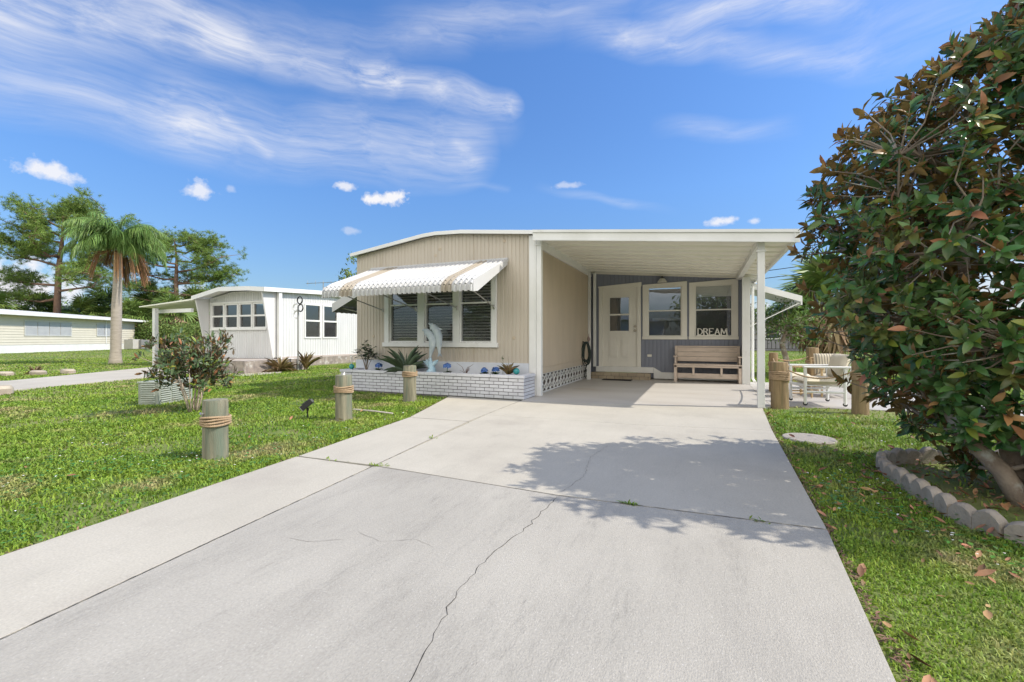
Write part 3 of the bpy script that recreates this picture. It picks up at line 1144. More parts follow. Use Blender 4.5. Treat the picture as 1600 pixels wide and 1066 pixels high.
m = MB()
CY0, CY1 = 7.72, 13.65
CX0, CX1 = -2.83, 1.26
n = 13
st = (CY1 - CY0) / n
for i in range(n):
    y = CY0 + i * st
    for (ya, yb2, da, db2) in ((y, y + st * .60, 0, 0), (y + st * .60, y + st * .62, 0, -0.032), (y + st * .62, y + st * .84, -0.032, -0.032), (y + st * .84, y + st * .86, -0.032, 0), (y + st * .86, y + st, 0, 0)):
        m.add([(CX0, ya, cz(CX0) - 0.05 + da), (CX1, ya, cz(CX1) - 0.05 + da), (CX1, yb2, cz(CX1) - 0.05 + db2), (CX0, yb2, cz(CX0) - 0.05 + db2)], [(3, 2, 1, 0)])
m.build('ceiling', mat('ceiling_pan', (0.85, 0.83, 0.74), (0.82, 0.80, 0.71), scale=2, rough=0.35), cp)
m = MB()
m.hexa([(CX0, CY0, cz(CX0) + .0), (CX1, CY0, cz(CX1) + .0), (CX1, CY1, cz(CX1) + .0), (CX0, CY1, cz(CX0) + .0)],
       [(CX0, CY0, cz(CX0) + .03), (CX1, CY0, cz(CX1) + .03), (CX1, CY1, cz(CX1) + .03), (CX0, CY1, cz(CX0) + .03)])
m.build('roof', ALU, cp)
m = MB()
for (y0, y1, za, zb) in ((CY0 - .05, CY0 - .002, -0.135, 0.045), (CY0 - .075, CY0 - .05, 0.005, 0.05), (CY0 - .065, CY0 - .05, -0.14, -0.115)):
    a, b = CX0 + 0.0, CX1 + 0.07
    m.hexa([(a, y0, cz(a) + za), (b, y0, cz(b) + za), (b, y1, cz(b) + za), (a, y1, cz(a) + za)], [(a, y0, cz(a) + zb), (b, y0, cz(b) + zb), (b, y1, cz(b) + zb), (a, y1, cz(a) + zb)])
m.build('fascia', WHITE, cp)
# side gutter
m = MB()
z = cz(CX1)
prof = [(CX1, z + 0.04), (CX1, z - 0.12), (CX1 + 0.05, z - 0.12), (CX1 + 0.11, z - 0.03), (CX1 + 0.11, z + 0.04), (CX1 + 0.10, z + 0.04), (CX1 + 0.095, z - 0.025), (CX1 + 0.045, z - 0.108), (CX1 + 0.012, z - 0.108), (CX1 + 0.012, z + 0.04)]
m.prism_y(list(reversed(prof)), CY0 - .07, CY1)
m.build('gutter', ALU, cp)
m = MB()
m.box(0.79, 0.90, 7.9, 12.25, 2.50, cz(0.85) - 0.052)
m.build('beam', WHITE, cp, bevel=0.004)
m = MB()
m.box(0.80, 0.90, 7.83, 7.93, 0.0, cz(0.85) - 0.12)
m.box(0.785, 0.915, 7.815, 7.945, 2.40, 2.43)
m.build('post', WHITE, cp, bevel=0.006)
m = MB()
m.box(-2.83, -2.735, 7.86, 7.955, 0.0, cz(-2.8) - 0.08)
m.box(-2.85, -2.72, 7.84, 7.97, 2.80, 2.83)
m.build('post', WHITE, cp, bevel=0.006)

# side awning on the far right wall
sa = MB()
SX0, SX1, SY0, SY1 = 1.05, 2.27, 13.0, 15.3
n = 9
for i in range(n):
    a = SY0 + (SY1 - SY0) * i / n
    b = SY0 + (SY1 - SY0) * (i + 1) / n
    for (p, q, d) in ((a, a + (b - a) * .88, 0), (a + (b - a) * .88, b, 0.03)):
        sa.hexa([(SX0, p, 2.50 + d), (SX1, p, 2.08 + d), (SX1, q, 2.08 + d), (SX0, q, 2.50 + d)], [(SX0, p, 2.515 + d), (SX1, p, 2.095 + d), (SX1, q, 2.095 + d), (SX0, q, 2.515 + d)])
sa.hexa([(SX0, SY0 - .03, 2.40), (SX1, SY0 - .03, 1.98), (SX1, SY0 - .002, 1.98), (SX0, SY0 - .002, 2.40)], [(SX0, SY0 - .03, 2.55), (SX1, SY0 - .03, 2.13), (SX1, SY0 - .002, 2.13), (SX0, SY0 - .002, 2.55)])
sa.hexa([(SX1, SY0 - .03, 1.90), (SX1 + .03, SY0 - .03, 1.90), (SX1 + .03, SY1, 1.90), (SX1, SY1, 1.90)], [(SX1, SY0 - .03, 2.13), (SX1 + .03, SY0 - .03, 2.12), (SX1 + .03, SY1, 2.12), (SX1, SY1, 2.13)])
saw = sa.build('awning', WHITE, house)
saw['label'] = 'white awning over the right side wall'
for y in (SY0 + .02, SY1 - .4):
    m = MB()
    m.bar((SX1 - .03, y, 1.95), (1.06, y, 1.33), 0.022)
    m.build('awning_brace', WHITE, saw)

# ---------------------------------------------------------------- brick planter
pl = thing('brick_planter', 'long low white brick planter in front of the beige mobile home', 'planter', (-4.95, 7.5, 0))
m = MB()
PX0, PX1, PY0, PY1 = -6.98, -2.85, 7.28, 7.84
CH = 0.061
m.box(PX0 + .01, PX1 - .008, PY0 + .008, PY0 + .10, -0.03, 0.362)
m.box(PX1 - .10, PX1 - .008, PY0 + .10, PY1, -0.03, 0.362)
m.box(PX0 + .01, PX0 + .10, PY0 + .10, PY1, -0.03, 0.362)
m.build('mortar', MORTAR, pl)
m = MB()
rnd = random.Random(3)
for c in range(6):
    z0 = 0.002 + c * CH
    x = PX0 - (0.0925 if c % 2 else 0)
    while x < PX1 - 0.01:
        a, b = max(x, PX0), min(x + 0.177, PX1)
        b = PX1 if PX1 - b < 0.05 else b
        if b - a > 0.02:
            d = rnd.uniform(-.002, .002)
            m.box(a, b, PY0 + d, PY0 + .09, z0, z0 + CH - 0.010)
        x += 0.187
    y = PY0 + 0.095 - (0.06 if c % 2 else 0)
    while y < PY1 - .02:
        a, b = max(y, PY0 + .095), min(y + 0.177, PY1)
        if b - a > 0.02:
            m.box(PX1 - .09, PX1 + rnd.uniform(-.002, .002), a, b, z0, z0 + CH - 0.010)
            m.box(PX0, PX0 + .09, a, b, z0, z0 + CH - 0.010)
        y += 0.187
m.build('brick', BRICK_W, pl, bevel=0.004)['label'] = 'courses of white painted bricks'
m = MB()
x = PX0 - .02
while x < PX1:
    b = min(x + 0.345, PX1 + 0.018)
    m.box(x, b, PY0 - .018, PY0 + .13, 0.368, 0.422)
    x = b + 0.006
m.box(PX1 - .12, PX1 + .018, PY0 + .136, PY1 - .01, 0.368, 0.422)
m.box(PX0 - .02, PX0 + .11, PY0 + .136, PY1 - .01, 0.368, 0.422)
m.build('cap', BRICK_W, pl, bevel=0.005)
m = MB()
m.box(PX0 + .10, PX1 - .10, PY0 + .10, PY1, 0.0, 0.37)
m.build('planter_soil', SOIL, pl)

# ================================================================ objects near the house
WOOD_P = mat('weathered_piling', (0.34, 0.31, 0.22), (0.165, 0.155, 0.11), scale=3, rough=0.85, bump=0.8, bscale=25, stretch=(7, 7, 0.6), c3=(0.16, 0.20, 0.15), s3=2.0, lo3=0.45, hi3=0.7)
WOOD_B = mat('brown_piling', (0.36, 0.26, 0.145), (0.20, 0.14, 0.075), scale=3, rough=0.8, bump=0.7, bscale=25, stretch=(7, 7, 0.6), c3=(0.17, 0.15, 0.08), s3=2.2)
ROPE = mat('manila_rope', (0.45, 0.33, 0.21), (0.34, 0.24, 0.15), scale=30, rough=0.9, bump=0.5, bscale=160)


def piling(label, x, y, r, h, rope_z, m, tilt=0.0, rot=0.0, coils=4, split=0.0):
    t = thing('wood_piling', label, 'piling', (x, y, -0.03), rot, 'rope wrapped wooden pilings')
    b = MB()
    n = 26
    rnd = random.Random(int(x * 100))
    wob = [1 + 0.02 * math.sin(3 * k * 2 * math.pi / n + x) + rnd.uniform(-.008, .008) for k in range(n)]
    prof = [(1.02, 0), (1.0, .1), (0.985, h * .5), (1.0, h * .8), (0.985, h + .01), (0.94, h + .028), (0.55, h + .033), (0.15, h + .03)]
    vs = []
    for pr, z in prof:
        for k in range(n):
            a = 2 * math.pi * k / n
            vs.append((r * pr * wob[k] * math.cos(a) + tilt * z, r * pr * wob[k] * math.sin(a), z))
    b.add(vs, [(i * n + k, i * n + (k + 1) % n, (i + 1) * n + (k + 1) % n, (i + 1) * n + k) for i in range(len(prof) - 1) for k in range(n)] + [tuple((len(prof) - 1) * n + k for k in range(n))])
    b.build('log', m, t, smooth=True, local=True)
    d = 0.022
    for c in range(coils):
        b = MB()
        z = rope_z + c * d * 1.02
        for s in range(3):
            pts = []
            N_ = 150
            for i in range(N_ + 1):
                a = 2 * math.pi * i / N_
                tw = a * 17 + s * 2.094
                rr = r * 1.0 + 0.011 + math.cos(tw) * 0.0055
                pts.append((rr * math.cos(a) + tilt * z, rr * math.sin(a), z + math.sin(tw) * 0.0055 + 0.006 * math.sin(a * 2 + c)))
            b.tube(pts, 0.0068, 5, cap=False)
        b.build('rope_coil', ROPE, t, smooth='all', local=True)
    return t


p = piling('nearest greenish wood piling with four rope coils on the lawn edge', -4.12, 2.74, 0.103, 0.51, 0.315, WOOD_P)
b = MB()
b.tube([(-0.02, -0.10, 0.42), (-0.02, -0.125, 0.42)], 0.012, 8)
b.tube([(-0.03, -0.12, 0.43), (-0.0, -0.13, 0.415)], 0.008, 6)
b.build('bolt', STEEL, p, local=True)
p = piling('middle wood piling with loose rope beside the small black floodlight', -4.44, 4.68, 0.108, 0.58, 0.385, WOOD_P, rot=1.1)
b = MB()
b.tube([(0.0, 0.0, 0.60), (0.01, 0.0, 0.645)], [0.018, 0.008], 8)
b.build('cleat', WHITE, p, local=True)
piling('brownish wood piling right in front of the white brick planter', -4.68, 6.50, 0.112, 0.60, 0.45, WOOD_P, rot=2.2)
piling('tall brown piling with thick rope beside the carport post', 1.14, 8.14, 0.125, 0.70, 0.46, WOOD_B, coils=6, tilt=-0.015)
piling('short back piling behind the thick brown rope piling', 1.36, 10.5, 0.082, 0.78, 0.55, WOOD_B, coils=4, rot=1.0)
piling('back piling standing behind the striped cushion chair', 2.12, 10.95, 0.11, 0.88, 0.6, WOOD_B, coils=3, rot=2.0)
piling('brown piling half hidden by the leaves of the large magnolia', 2.14, 8.0, 0.105, 0.78, 0.5, WOOD_B, coils=5, rot=3.0)


def sag_rope(label, a, b_, sag):
    b = MB()
    a, b_ = Vector(a), Vector(b_)
    d = (b_ - a)
    side = d.cross(Vector((0, 0, 1))).normalized()
    for s in range(3):
        pts = []
        for i in range(91):
            t = i / 90
            q = a + d * t + Vector((0, 0, -4 * sag * t * (1 - t)))
            tw = t * 60 + s * 2.094
            q += side * math.cos(tw) * 0.006 + Vector((0, 0, 1)) * math.sin(tw) * 0.006
            pts.append(q)
        b.tube(pts, 0.0075, 5)
    o = b.build('fence_rope', ROPE, smooth='all')
    tag(o, label, 'rope', 'ropes strung between the pilings')


sag_rope('sagging rope between the two front brown pilings', (1.24, 8.05, 0.58), (2.04, 7.92, 0.60), 0.12)
sag_rope('nearly straight rope going from the front brown piling to the short back piling', (1.14, 8.24, 0.63), (1.34, 10.42, 0.66), 0.05)
sag_rope('rope strung between the two back pilings', (1.42, 10.46, 0.66), (2.04, 10.9, 0.70), 0.06)

# floodlight on its stake
t = thing('floodlight', 'small black floodlight tilted on a stake in the lawn', 'floodlight', (-4.93, 4.53, -0.03), rad(35))
b = MB()
b.tube([(0, 0, -.05), (0, 0, 0.14)], 0.009, 8)
b.tube([(0, 0, 0.12), (0.0, 0, 0.16)], 0.016, 8)
b.build('stake', BLACK, t, local=True)
b = MB()
M_ = Matrix.Translation((0, 0, 0.205)) @ Matrix.Rotation(rad(-38), 4, 'Y')
q = MB()
q.hexa([(-.085, -.06, -.035), (.075, -.045, -.03), (.075, .045, -.03), (-.085, .06, -.035)], [(-.085, -.06, .035), (.075, -.045, .03), (.075, .045, .03), (-.085, .06, .035)])
for k in range(5):
    q.box(-0.05 + k * 0.025, -0.042 + k * 0.025, -.05, .05, .03, .048)
q.v = [tuple(M_ @ Vector(v)) for v in q.v]
q.build('lamp_housing', BLACK, t, local=True, bevel=0.003)
q = MB()
q.box(.0755, .079, -.04, .04, -.025, .025)
q.box(-.095, -.086, -.062, .062, -.038, .038)
q.v = [tuple(M_ @ Vector(v)) for v in q.v]
q.build('lens', STEEL, t, local=True)

# white pipe on the lawn
b = MB()
b.tube([(-4.85, 5.32, -0.005), (-4.55, 5.25, 0.008), (-4.35, 5.22, 0.012), (-4.05, 5.22, 0.0)], 0.012, 8)
o = b.build('garden_pipe', mat('pale_pipe', (0.55, 0.5, 0.42), rough=0.6))
tag(o, 'thin pale pipe lying on the grass behind the middle piling', 'pipe')

# louvred cabinet
t = thing('equipment_cabinet', 'low pale green louvred metal cabinet behind the young tree', 'cabinet', (-8.2, 4.51, -0.03), math.atan2(0.92, -0.4))
CAB = mat('pale_green_metal', (0.36, 0.39, 0.34), (0.31, 0.34, 0.30), scale=3, rough=0.5, bump=0.05, c3=(0.30, 0.31, 0.26), s3=5)
b = MB()
b.box(0, 0.80, 0, 0.33, 0.0, 0.375)
b.box(-0.012, 0.812, -0.012, 0.342, 0.365, 0.39)
b.build('cabinet_body', CAB, t, local=True, bevel=0.008)
b = MB()
for k in range(9):
    z = 0.05 + k * 0.036
    for c in range(3):
        x = 0.05 + c * 0.25
        b.hexa([(x, -.002, z), (x + .21, -.002, z), (x + .21, 0.0, z), (x, 0, z)], [(x, -.016, z + .006), (x + .21, -.016, z + .006), (x + .21, 0.0, z + .022), (x, 0.0, z + .022)])
b.build('louvre_panel', CAB, t, local=True)
b = MB()
for k in range(9):
    z = 0.05 + k * 0.036
    b.hexa([(-.002, .05, z), (0, .05, z), (0, .28, z), (-.002, .28, z)], [(-.016, .05, z + .006), (0, .05, z + .022), (0, .28, z + .022), (-.016, .28, z + .006)])
b.build('louvre_panel', CAB, t, local=True)

# ---------------------------------------------------------------- bench
BENCH = mat('pinkish_bench_paint', (0.60, 0.50, 0.415), (0.53, 0.44, 0.365), scale=2.5, rough=0.6, bump=0.25, bscale=30, stretch=(1, 4, 4), c3=(0.42, 0.35, 0.29), s3=3)
t = thing('bench', 'long pinkish tan slatted bench under the entry windows', 'bench', (0.13, 11.95, 0))
BX0, BX1, BYF, BYB = -0.62, 0.87, 11.72, 12.2
b = MB()
b.box(BX0 - .01, BX1 + .01, BYF - .02, BYB - .08, 0.415, 0.445)
b.box(BX0, BX1, BYF, BYF + .03, 0.365, 0.413)
b.build('seat', BENCH, t, bevel=0.006)
for i in range(3):
    z = 0.50 + i * 0.118
    b = MB()
    y = BYB - .10 + i * 0.028
    b.hexa([(BX0 + .06, y, z), (BX1 - .06, y, z), (BX1 - .06, y + .025, z), (BX0 + .06, y + .025, z)], [(BX0 + .06, y + .022, z + .112), (BX1 - .06, y + .022, z + .112), (BX1 - .06, y + .047, z + .112), (BX0 + .06, y + .047, z + .112)])
    b.build('back_slat', BENCH, t, bevel=0.005)
b = MB()
b.box(BX0 + .0, BX1 - .0, BYB - .04, BYB + .0, 0.855, 0.885)
b.build('top_rail', BENCH, t, bevel=0.005)
for x in (BX0, BX1 - .065):
    b = MB()
    b.box(x, x + .065, BYF, BYF + .05, 0, 0.413)
    b.build('leg', BENCH, t, bevel=0.005)
    b = MB()
    b.box(x, x + .06, BYB - .05, BYB - .01, 0, 0.86)
    b.build('leg', BENCH, t, bevel=0.005)
    b = MB()
    b.box(x - .012, x + .075, BYF - .02, BYB - .06, 0.615, 0.642)
    b.box(x + .012, x + .05, BYF + .06, BYF + .11, 0.446, 0.614)
    b.build('armrest', BENCH, t, bevel=0.005)
for x in (-0.20, 0.42):
    b = MB()
    b.box(x, x + .05, BYF + .032, BYF + .062, 0.17, 0.413)
    b.build('seat_support', BENCH, t, bevel=0.004)
b = MB()
b.box(BX0 + .066, BX1 - .066, BYF + .066, BYF + .095, 0.10, 0.22)
b.build('stretcher', BENCH, t, bevel=0.004)

# doormat, brick step
b = MB()
b.box(-2.36, -1.62, 11.50, 11.80, 0.002, 0.016)
o = b.build('doormat', mat('black_mat', (0.02, 0.02, 0.022), (0.035, 0.035, 0.035), scale=20, rough=0.95, bump=0.8, bscale=90), bevel=0.004)
tag(o, 'thin black doormat on the concrete before the brick step', 'doormat')
BRK = mat('tan_step_brick', (0.42, 0.35, 0.25), (0.34, 0.28, 0.20), scale=4, rough=0.8, bump=0.5, bscale=30, island=0.08)
t = thing('brick_step', 'low step of tan bricks below the front door', 'step', (-2.0, 12.05, 0))
b = MB()
for c in range(2):
    x = -2.74 - (0.09 if c else 0)
    while x < -1.22:
        b.box(max(x, -2.74), min(x + .205, -1.20), 11.93, 12.05, 0.0 + c * .083, .077 + c * .083)
        x += .213
x = -2.74
while x < -1.3:
    b.box(x, min(x + .205, -1.20), 12.056, 12.21, .083, .16)
    x += .213
b.build('brick', BRK, t, bevel=0.006)['label'] = 'rows of tan bricks'
b = MB()
b.box(-2.73, -1.21, 11.94, 12.21, 0.0, 0.15)
b.build('mortar', MORTAR, t)

# hose stand and hose
t = thing('hose_stand', 'white hose post with pointed finial in the carport corner', 'hose stand', (-2.70, 11.55, 0))
b = MB()
b.box(-2.745, -2.655, 11.50, 11.59, 0, 0.43)
b.build('post', WHITE, t, bevel=0.005)
b = MB()
b.tube([(-2.70, 11.52, 0.43), (-2.70, 11.52, 1.02)], 0.014, 8)
b.lathe([(0.02, 0), (0.045, 0.03), (0.04, 0.07), (0.012, 0.12), (0.002, 0.2)], 10, (-2.70, 11.52, 1.0))
b.build('finial', mat('pinkish_cast', (0.34, 0.26, 0.24), (0.26, 0.2, 0.19), rough=0.6), t, smooth=True)
b = MB()
b.tube([(-2.72, 11.5, 0.93), (-2.78, 11.42, 0.95), (-2.82, 11.38, 0.99)], 0.014, 6)
b.build('hook', BLACK, t)
HOSE = mat('dark_green_hose', (0.014, 0.026, 0.02), (0.025, 0.04, 0.03), rough=0.4)
b = MB()
rnd = random.Random(8)
for k in range(8):
    pts = []
    hh = 0.52 + rnd.uniform(-.06, .1)
    ww = 0.075 + rnd.uniform(-.015, .02)
    oy = rnd.uniform(-.06, .05)
    for i in range(33):
        a = 2 * math.pi * i / 32
        z = 0.98 - hh / 2 + math.cos(a) * hh / 2
        x = math.sin(a) * ww * (1 - 0.25 * math.cos(a))
        pts.append((-2.745 + x + oy * .3, 11.44 + oy + x * .3, z + rnd.uniform(-.004, .004)))
    b.tube(pts, 0.012, 6, cap=False)
b.tube([(-2.72, 11.42, 0.5), (-2.70, 11.40, 0.42), (-2.76, 11.42, 0.30), (-2.80, 11.5, 0.12), (-2.80, 11.6, 0.03)], 0.012, 6)
o = b.build('garden_hose', HOSE, smooth='all')
tag(o, 'dark green garden hose hung in long loops on the white post', 'hose')

# DREAM sign on the right entry window sill
t = thing('word_sign', 'cream cut-out letters spelling DREAM on the right window sill', 'sign', (0.27, 12.25, zs(1.12)))
strokes = {
    'D': [[(0, 0), (0, 1)], [(0, 1), (.35, .97), (.6, .75), (.65, .5), (.6, .25), (.35, .03), (0, 0)]],
    'R': [[(0, 0), (0, 1)], [(0, 1), (.38, .98), (.55, .78), (.4, .54), (0, .5)], [(.3, .5), (.62, 0)]],
    'E': [[(0, 0), (0, 1)], [(0, 1), (.55, 1), (.55, .9)], [(0, .5), (.4, .5)], [(0, 0), (.58, 0), (.58, .12)]],
    'A': [[(0, 0), (.34, 1), (.68, 0)], [(.14, .36), (.54, .36)]],
    'M': [[(0, 0), (.06, 1), (.42, .15), (.78, 1), (.84, 0)]]}
serif = {'D': [(-.1, .1, 0), (-.1, .1, 1)], 'R': [(-.1, .12, 0), (-.1, .1, 1), (.52, .74, 0)], 'E': [(-.1, .1, 0), (-.1, .1, 1)], 'A': [(-.1, .12, 0), (.56, .8, 0), (.24, .44, 1)], 'M': [(-.1, .12, 0), (.72, .95, 0), (-.05, .14, 1), (.70, .88, 1)]}
x = -0.075
for ch, wd_ in (('D', .87), ('R', .84), ('E', .80), ('A', .90), ('M', 1.0)):
    b = MB()
    H_ = 0.155
    y = 12.235
    for st in strokes[ch]:
        for (p0, p1) in zip(st[:-1], st[1:]):
            steep = abs(p1[1] - p0[1]) > abs(p1[0] - p0[0])
            wbar = 0.026 if steep else 0.015
            b.bar((x + p0[0] * H_, y, zs(1.12) + .042 + p0[1] * H_), (x + p1[0] * H_, y, zs(1.12) + .042 + p1[1] * H_), 0.02, wbar, up=(0, 0, 1) if not steep else (1, 0, 0))
    for a, c, z in serif[ch]:
        b.box(x + a * H_, x + c * H_, y - .012, y + .012, zs(1.12) + .036 + z * H_, zs(1.12) + .046 + z * H_)
    b.build('letter', CREAM, t)
    x += wd_ * H_
b = MB()
b.box(-0.10, x, 12.222, 12.25, zs(1.12) + .001, zs(1.12) + .034)
b.build('sign_base', CREAM, t)

# ---------------------------------------------------------------- dolphin statue
DOLPH = mat('pale_grey_resin', (0.50, 0.56, 0.59), (0.40, 0.47, 0.51), scale=7, rough=0.45, bump=0.1, c3=(0.66, 0.70, 0.70), s3=5)
DBLUE = mat('pale_blue_wave', (0.30, 0.50, 0.62), (0.48, 0.62, 0.70), scale=12, rough=0.35)
st_ = thing('dolphin_statue', 'pale grey statue of two leaping dolphins on a wave', 'statue', (-4.9, 7.5, 0.37))


def dolphin(pts, rs, flip, sc, fin_at, side, flat=0.75):
    """spine in the x-z plane, from tail stem to beak; pts and rs listed tail to nose"""
    b = MB()
    # smooth the spine
    P = []
    Rr = []
    n = len(pts)
    for i in range(n - 1):
        p0 = Vector(pts[max(i - 1, 0)]); p1 = Vector(pts[i]); p2 = Vector(pts[i + 1]); p3 = Vector(pts[min(i + 2, n - 1)])
        for k in range(6):
            u = k / 6
            q = 0.5 * ((2 * p1) + (-p0 + p2) * u + (2 * p0 - 5 * p1 + 4 * p2 - p3) * u * u + (-p0 + 3 * p1 - 3 * p2 + p3) * u ** 3)
            P.append(q)
            Rr.append(1.22 * (rs[i] + (rs[i + 1] - rs[i]) * u))
    P.append(Vector(pts[-1]))
    Rr.append(rs[-1])
    b.tube(P, Rr, 12)
    # flukes at the tail
    d = (P[1] - P[0]).normalized()
    c = P[0]
    for s in (-1, 1):
        e = Vector((0, s, 0))
        b.hexa([c + d * .03 + e * .0, c + d * .0 + e * .055, c - d * .055 + e * .085, c - d * .02],
               [c + d * .03 + Vector((.012, 0, .006)), c + d * .0 + e * .055 + Vector((.008, 0, .004)), c - d * .055 + e * .085 + Vector((.004, 0, .002)), c - d * .02 + Vector((.012, 0, .006))])
    # dorsal fin on the outer (back) side
    k = int(len(P) * fin_at)
    t_ = (P[min(k + 1, len(P) - 1)] - P[k - 1]).normalized()
    nrm = Vector((t_.z, 0, -t_.x)) * side
    r = Rr[k]
    a0, a1 = P[k] + nrm * r * .85 - t_ * .035, P[k] + nrm * r * .85 + t_ * .035
    tip = P[k] + nrm * (r + .055) - t_ * .045
    for (u, v, w_) in (((0, .009, 0), (0, .009, 0), (0, .002, 0)),):
        u, v, w_ = Vector(u), Vector(v), Vector(w_)
        b.add([a0 - u, a1 - v, tip - w_, a0 + u, a1 + v, tip + w_], [(0, 1, 2), (5, 4, 3), (0, 3, 4, 1), (1, 4, 5, 2), (2, 5, 3, 0)])
    # pectoral fins on the belly side
    k = int(len(P) * .70)
    t_ = (P[min(k + 1, len(P) - 1)] - P[k - 1]).normalized()
    nrm = Vector((t_.z, 0, -t_.x)) * -side
    for s in (-1, 1):
        a = P[k] + nrm * Rr[k] * .6 + Vector((0, s * Rr[k] * .6, 0))
        tip = a + nrm * .05 - t_ * .075 + Vector((0, s * .045, 0))
        b.add([a - t_ * .02, a + t_ * .025, tip, a - t_ * .02 + Vector((0, s * .008, .006)), a + t_ * .025 + Vector((0, s * .008, .006)), tip + Vector((0, .004, 0))],
              [(0, 1, 2), (5, 4, 3), (0, 3, 4, 1), (1, 4, 5, 2), (2, 5, 3, 0)])
    return b


bx, by = -4.9, 7.5
d1 = dolphin([(bx - .02, by, .68), (bx + .0, by, .78), (bx + .035, by, .92), (bx + .035, by, 1.05), (bx - .035, by, 1.16), (bx - .10, by, 1.215), (bx - .155, by, 1.235), (bx - .20, by, 1.235)],
             [.018, .028, .052, .062, .06, .048, .022, .012], 0, 1, .42, 1)
d1.build('left_dolphin', DOLPH, st_, smooth=True).name = 'dolphin'
d2 = dolphin([(bx + .165, by + .05, .76), (bx + .16, by + .05, .84), (bx + .155, by + .05, .98), (bx + .14, by + .05, 1.12), (bx + .08, by + .05, 1.24), (bx + .01, by + .05, 1.315), (bx - .04, by + .05, 1.35), (bx - .085, by + .05, 1.37)],
             [.018, .027, .052, .064, .064, .05, .024, .012], 0, 1, .55, 1)
d2.build('dolphin', DOLPH, st_, smooth=True)
b = MB()
b.tube([(bx, by, .37), (bx + .03, by, .48), (bx - .01, by, .58), (bx - .02, by, .70)], [.12, .07, .05, .02], 10)
for (px_, pz_, r_) in ((-.18, .62, .02), (-.11, .645, .035), (.14, .60, .03), (.17, .65, .015)):
    b.tube([(bx, by, .50), (bx + px_ * .6, by, (.5 + pz_) / 2 + .03), (bx + px_, by, pz_)], [.05, .035, r_ * .5], 8)
b.build('wave', DBLUE, st_, smooth=True)

# ---------------------------------------------------------------- planter dressing
TEAL = mat('teal_glass', (0.02, 0.22, 0.24), (0.03, 0.33, 0.30), scale=14, rough=0.1, coat=0.5)
for (x, y, r, lab, ring) in ((-6.82, 7.42, 0.055, 'teal glass globe with a wire spiral at the left planter end', True), (-3.06, 7.45, 0.06, 'teal glass globe beside the brown spiky plant', False)):
    t = thing('glass_globe', lab, 'garden ornament', (x, y, 0.42), 0, 'teal glass globes')
    b = MB()
    pr = [(max(.004, r * math.sin(math.pi * k / 12)), r - r * math.cos(math.pi * k / 12)) for k in range(13)]
    b.lathe(pr, 16)
    b.build('globe', TEAL, t, smooth='all', local=True)
    b = MB()
    b.tube([(0, 0, r * 1.9), (0, 0, r * 2 + (.14 if ring else .02))], .004, 5)
    if ring:
        b.tube([(0.025 * math.cos(a * .8), 0.025 * math.sin(a * .8), r * 2 + .1 + a * .006) for a in range(16)], .004, 4)
    b.lathe([(.012, 0), (.02, .01), (.01, .025)], 8, (0, 0, r * 1.9))
    b.build('wire_top', STEEL, t, local=True)


def leaf_np(L_, W_, fold=0.25, curl=0.25, nseg=4):
    """one leaf along +Y, returns verts and quads"""
    vs = []
    for i in range(nseg + 1):
        t = i / nseg
        w = W_ * math.sin(math.pi * min(1, t * 0.86 + 0.10)) ** 0.8 * 0.5
        if i == 0:
            w = W_ * 0.06
        if i == nseg:
            w = W_ * 0.04
        y = L_ * t
        z = -curl * L_ * t * t
        vs += [(-w, y, z + w * fold), (0, y, z), (w, y, z + w * fold)]
    fs = []
    for i in range(nseg):
        a = i * 3
        fs += [(a, a + 1, a + 4, a + 3), (a + 1, a + 2, a + 5, a + 4)]
    return np.array(vs), np.array(fs)


def scatter_leaves(name, base_v, base_f, pos, dirs, ups, scales, mats, parent=None, mi=None, kind=None, local=True):
    """instances baked into one mesh; dirs = leaf axis, ups = leaf upper side"""
    pos, dirs, ups, scales = map(np.asarray, (pos, dirs, ups, scales))
    dirs = dirs / (np.linalg.norm(dirs, axis=1, keepdims=True) + 1e-9)
    x = np.cross(dirs, ups)
    x /= (np.linalg.norm(x, axis=1, keepdims=True) + 1e-9)
    z = np.cross(x, dirs)
    n = len(pos)
    if scales.ndim == 1:
        scales = np.stack([scales] * 3, 1)
    bv = base_v
    V = (pos[:, None, :] + bv[None, :, 0:1] * (x * scales[:, 0:1])[:, None, :] + bv[None, :, 1:2] * (dirs * scales[:, 1:2])[:, None, :] + bv[None, :, 2:3] * (z * scales[:, 2:3])[:, None, :])
    F = base_f[None] + (np.arange(n) * len(bv))[:, None, None]
    V = V.reshape(-1, 3)
    if parent is not None:
        pl_ = parent_loc(parent)
        if not local:
            V = V - np.array(pl_)
    m_ = None
    if mi is not None:
        m_ = np.repeat(mi, len(base_f))
    return np_mesh(name, V, F.reshape(-1, 4), mats, parent=parent, kind=kind, mi=m_)


YUCCA = mat('yucca_green', (0.12, 0.17, 0.115), (0.08, 0.12, 0.075), scale=6, rough=0.45, spec=0.5, island=0.3)


def blade_plant(t, n, L0, L1, W, m, seed, up=0.3, base_z=0.0, name='foliage', curl=0.5, spread=0.03):
    rnd = np.random.RandomState(seed)
    bv, bf = leaf_np(1.0, 1.0, 0.35, curl, 5)
    az = rnd.rand(n) * 2 * np.pi
    el = np.clip(rnd.rand(n) ** 0.8 * 1.45 + up * 0.1, 0.02, 1.5)
    d = np.stack([np.cos(az) * np.cos(el), np.sin(az) * np.cos(el), np.sin(el)], 1)
    L_ = L0 + (L1 - L0) * rnd.rand(n)
    upv = np.stack([-np.cos(az) * np.sin(el), -np.sin(az) * np.sin(el), np.cos(el)], 1)
    pos = np.stack([np.cos(az) * spread, np.sin(az) * spread, np.full(n, base_z)], 1)
    sc = np.stack([np.full(n, W), L_, L_ * 0.8], 1)
    return scatter_leaves(name, bv, bf, pos, d, upv, sc, m, parent=t)


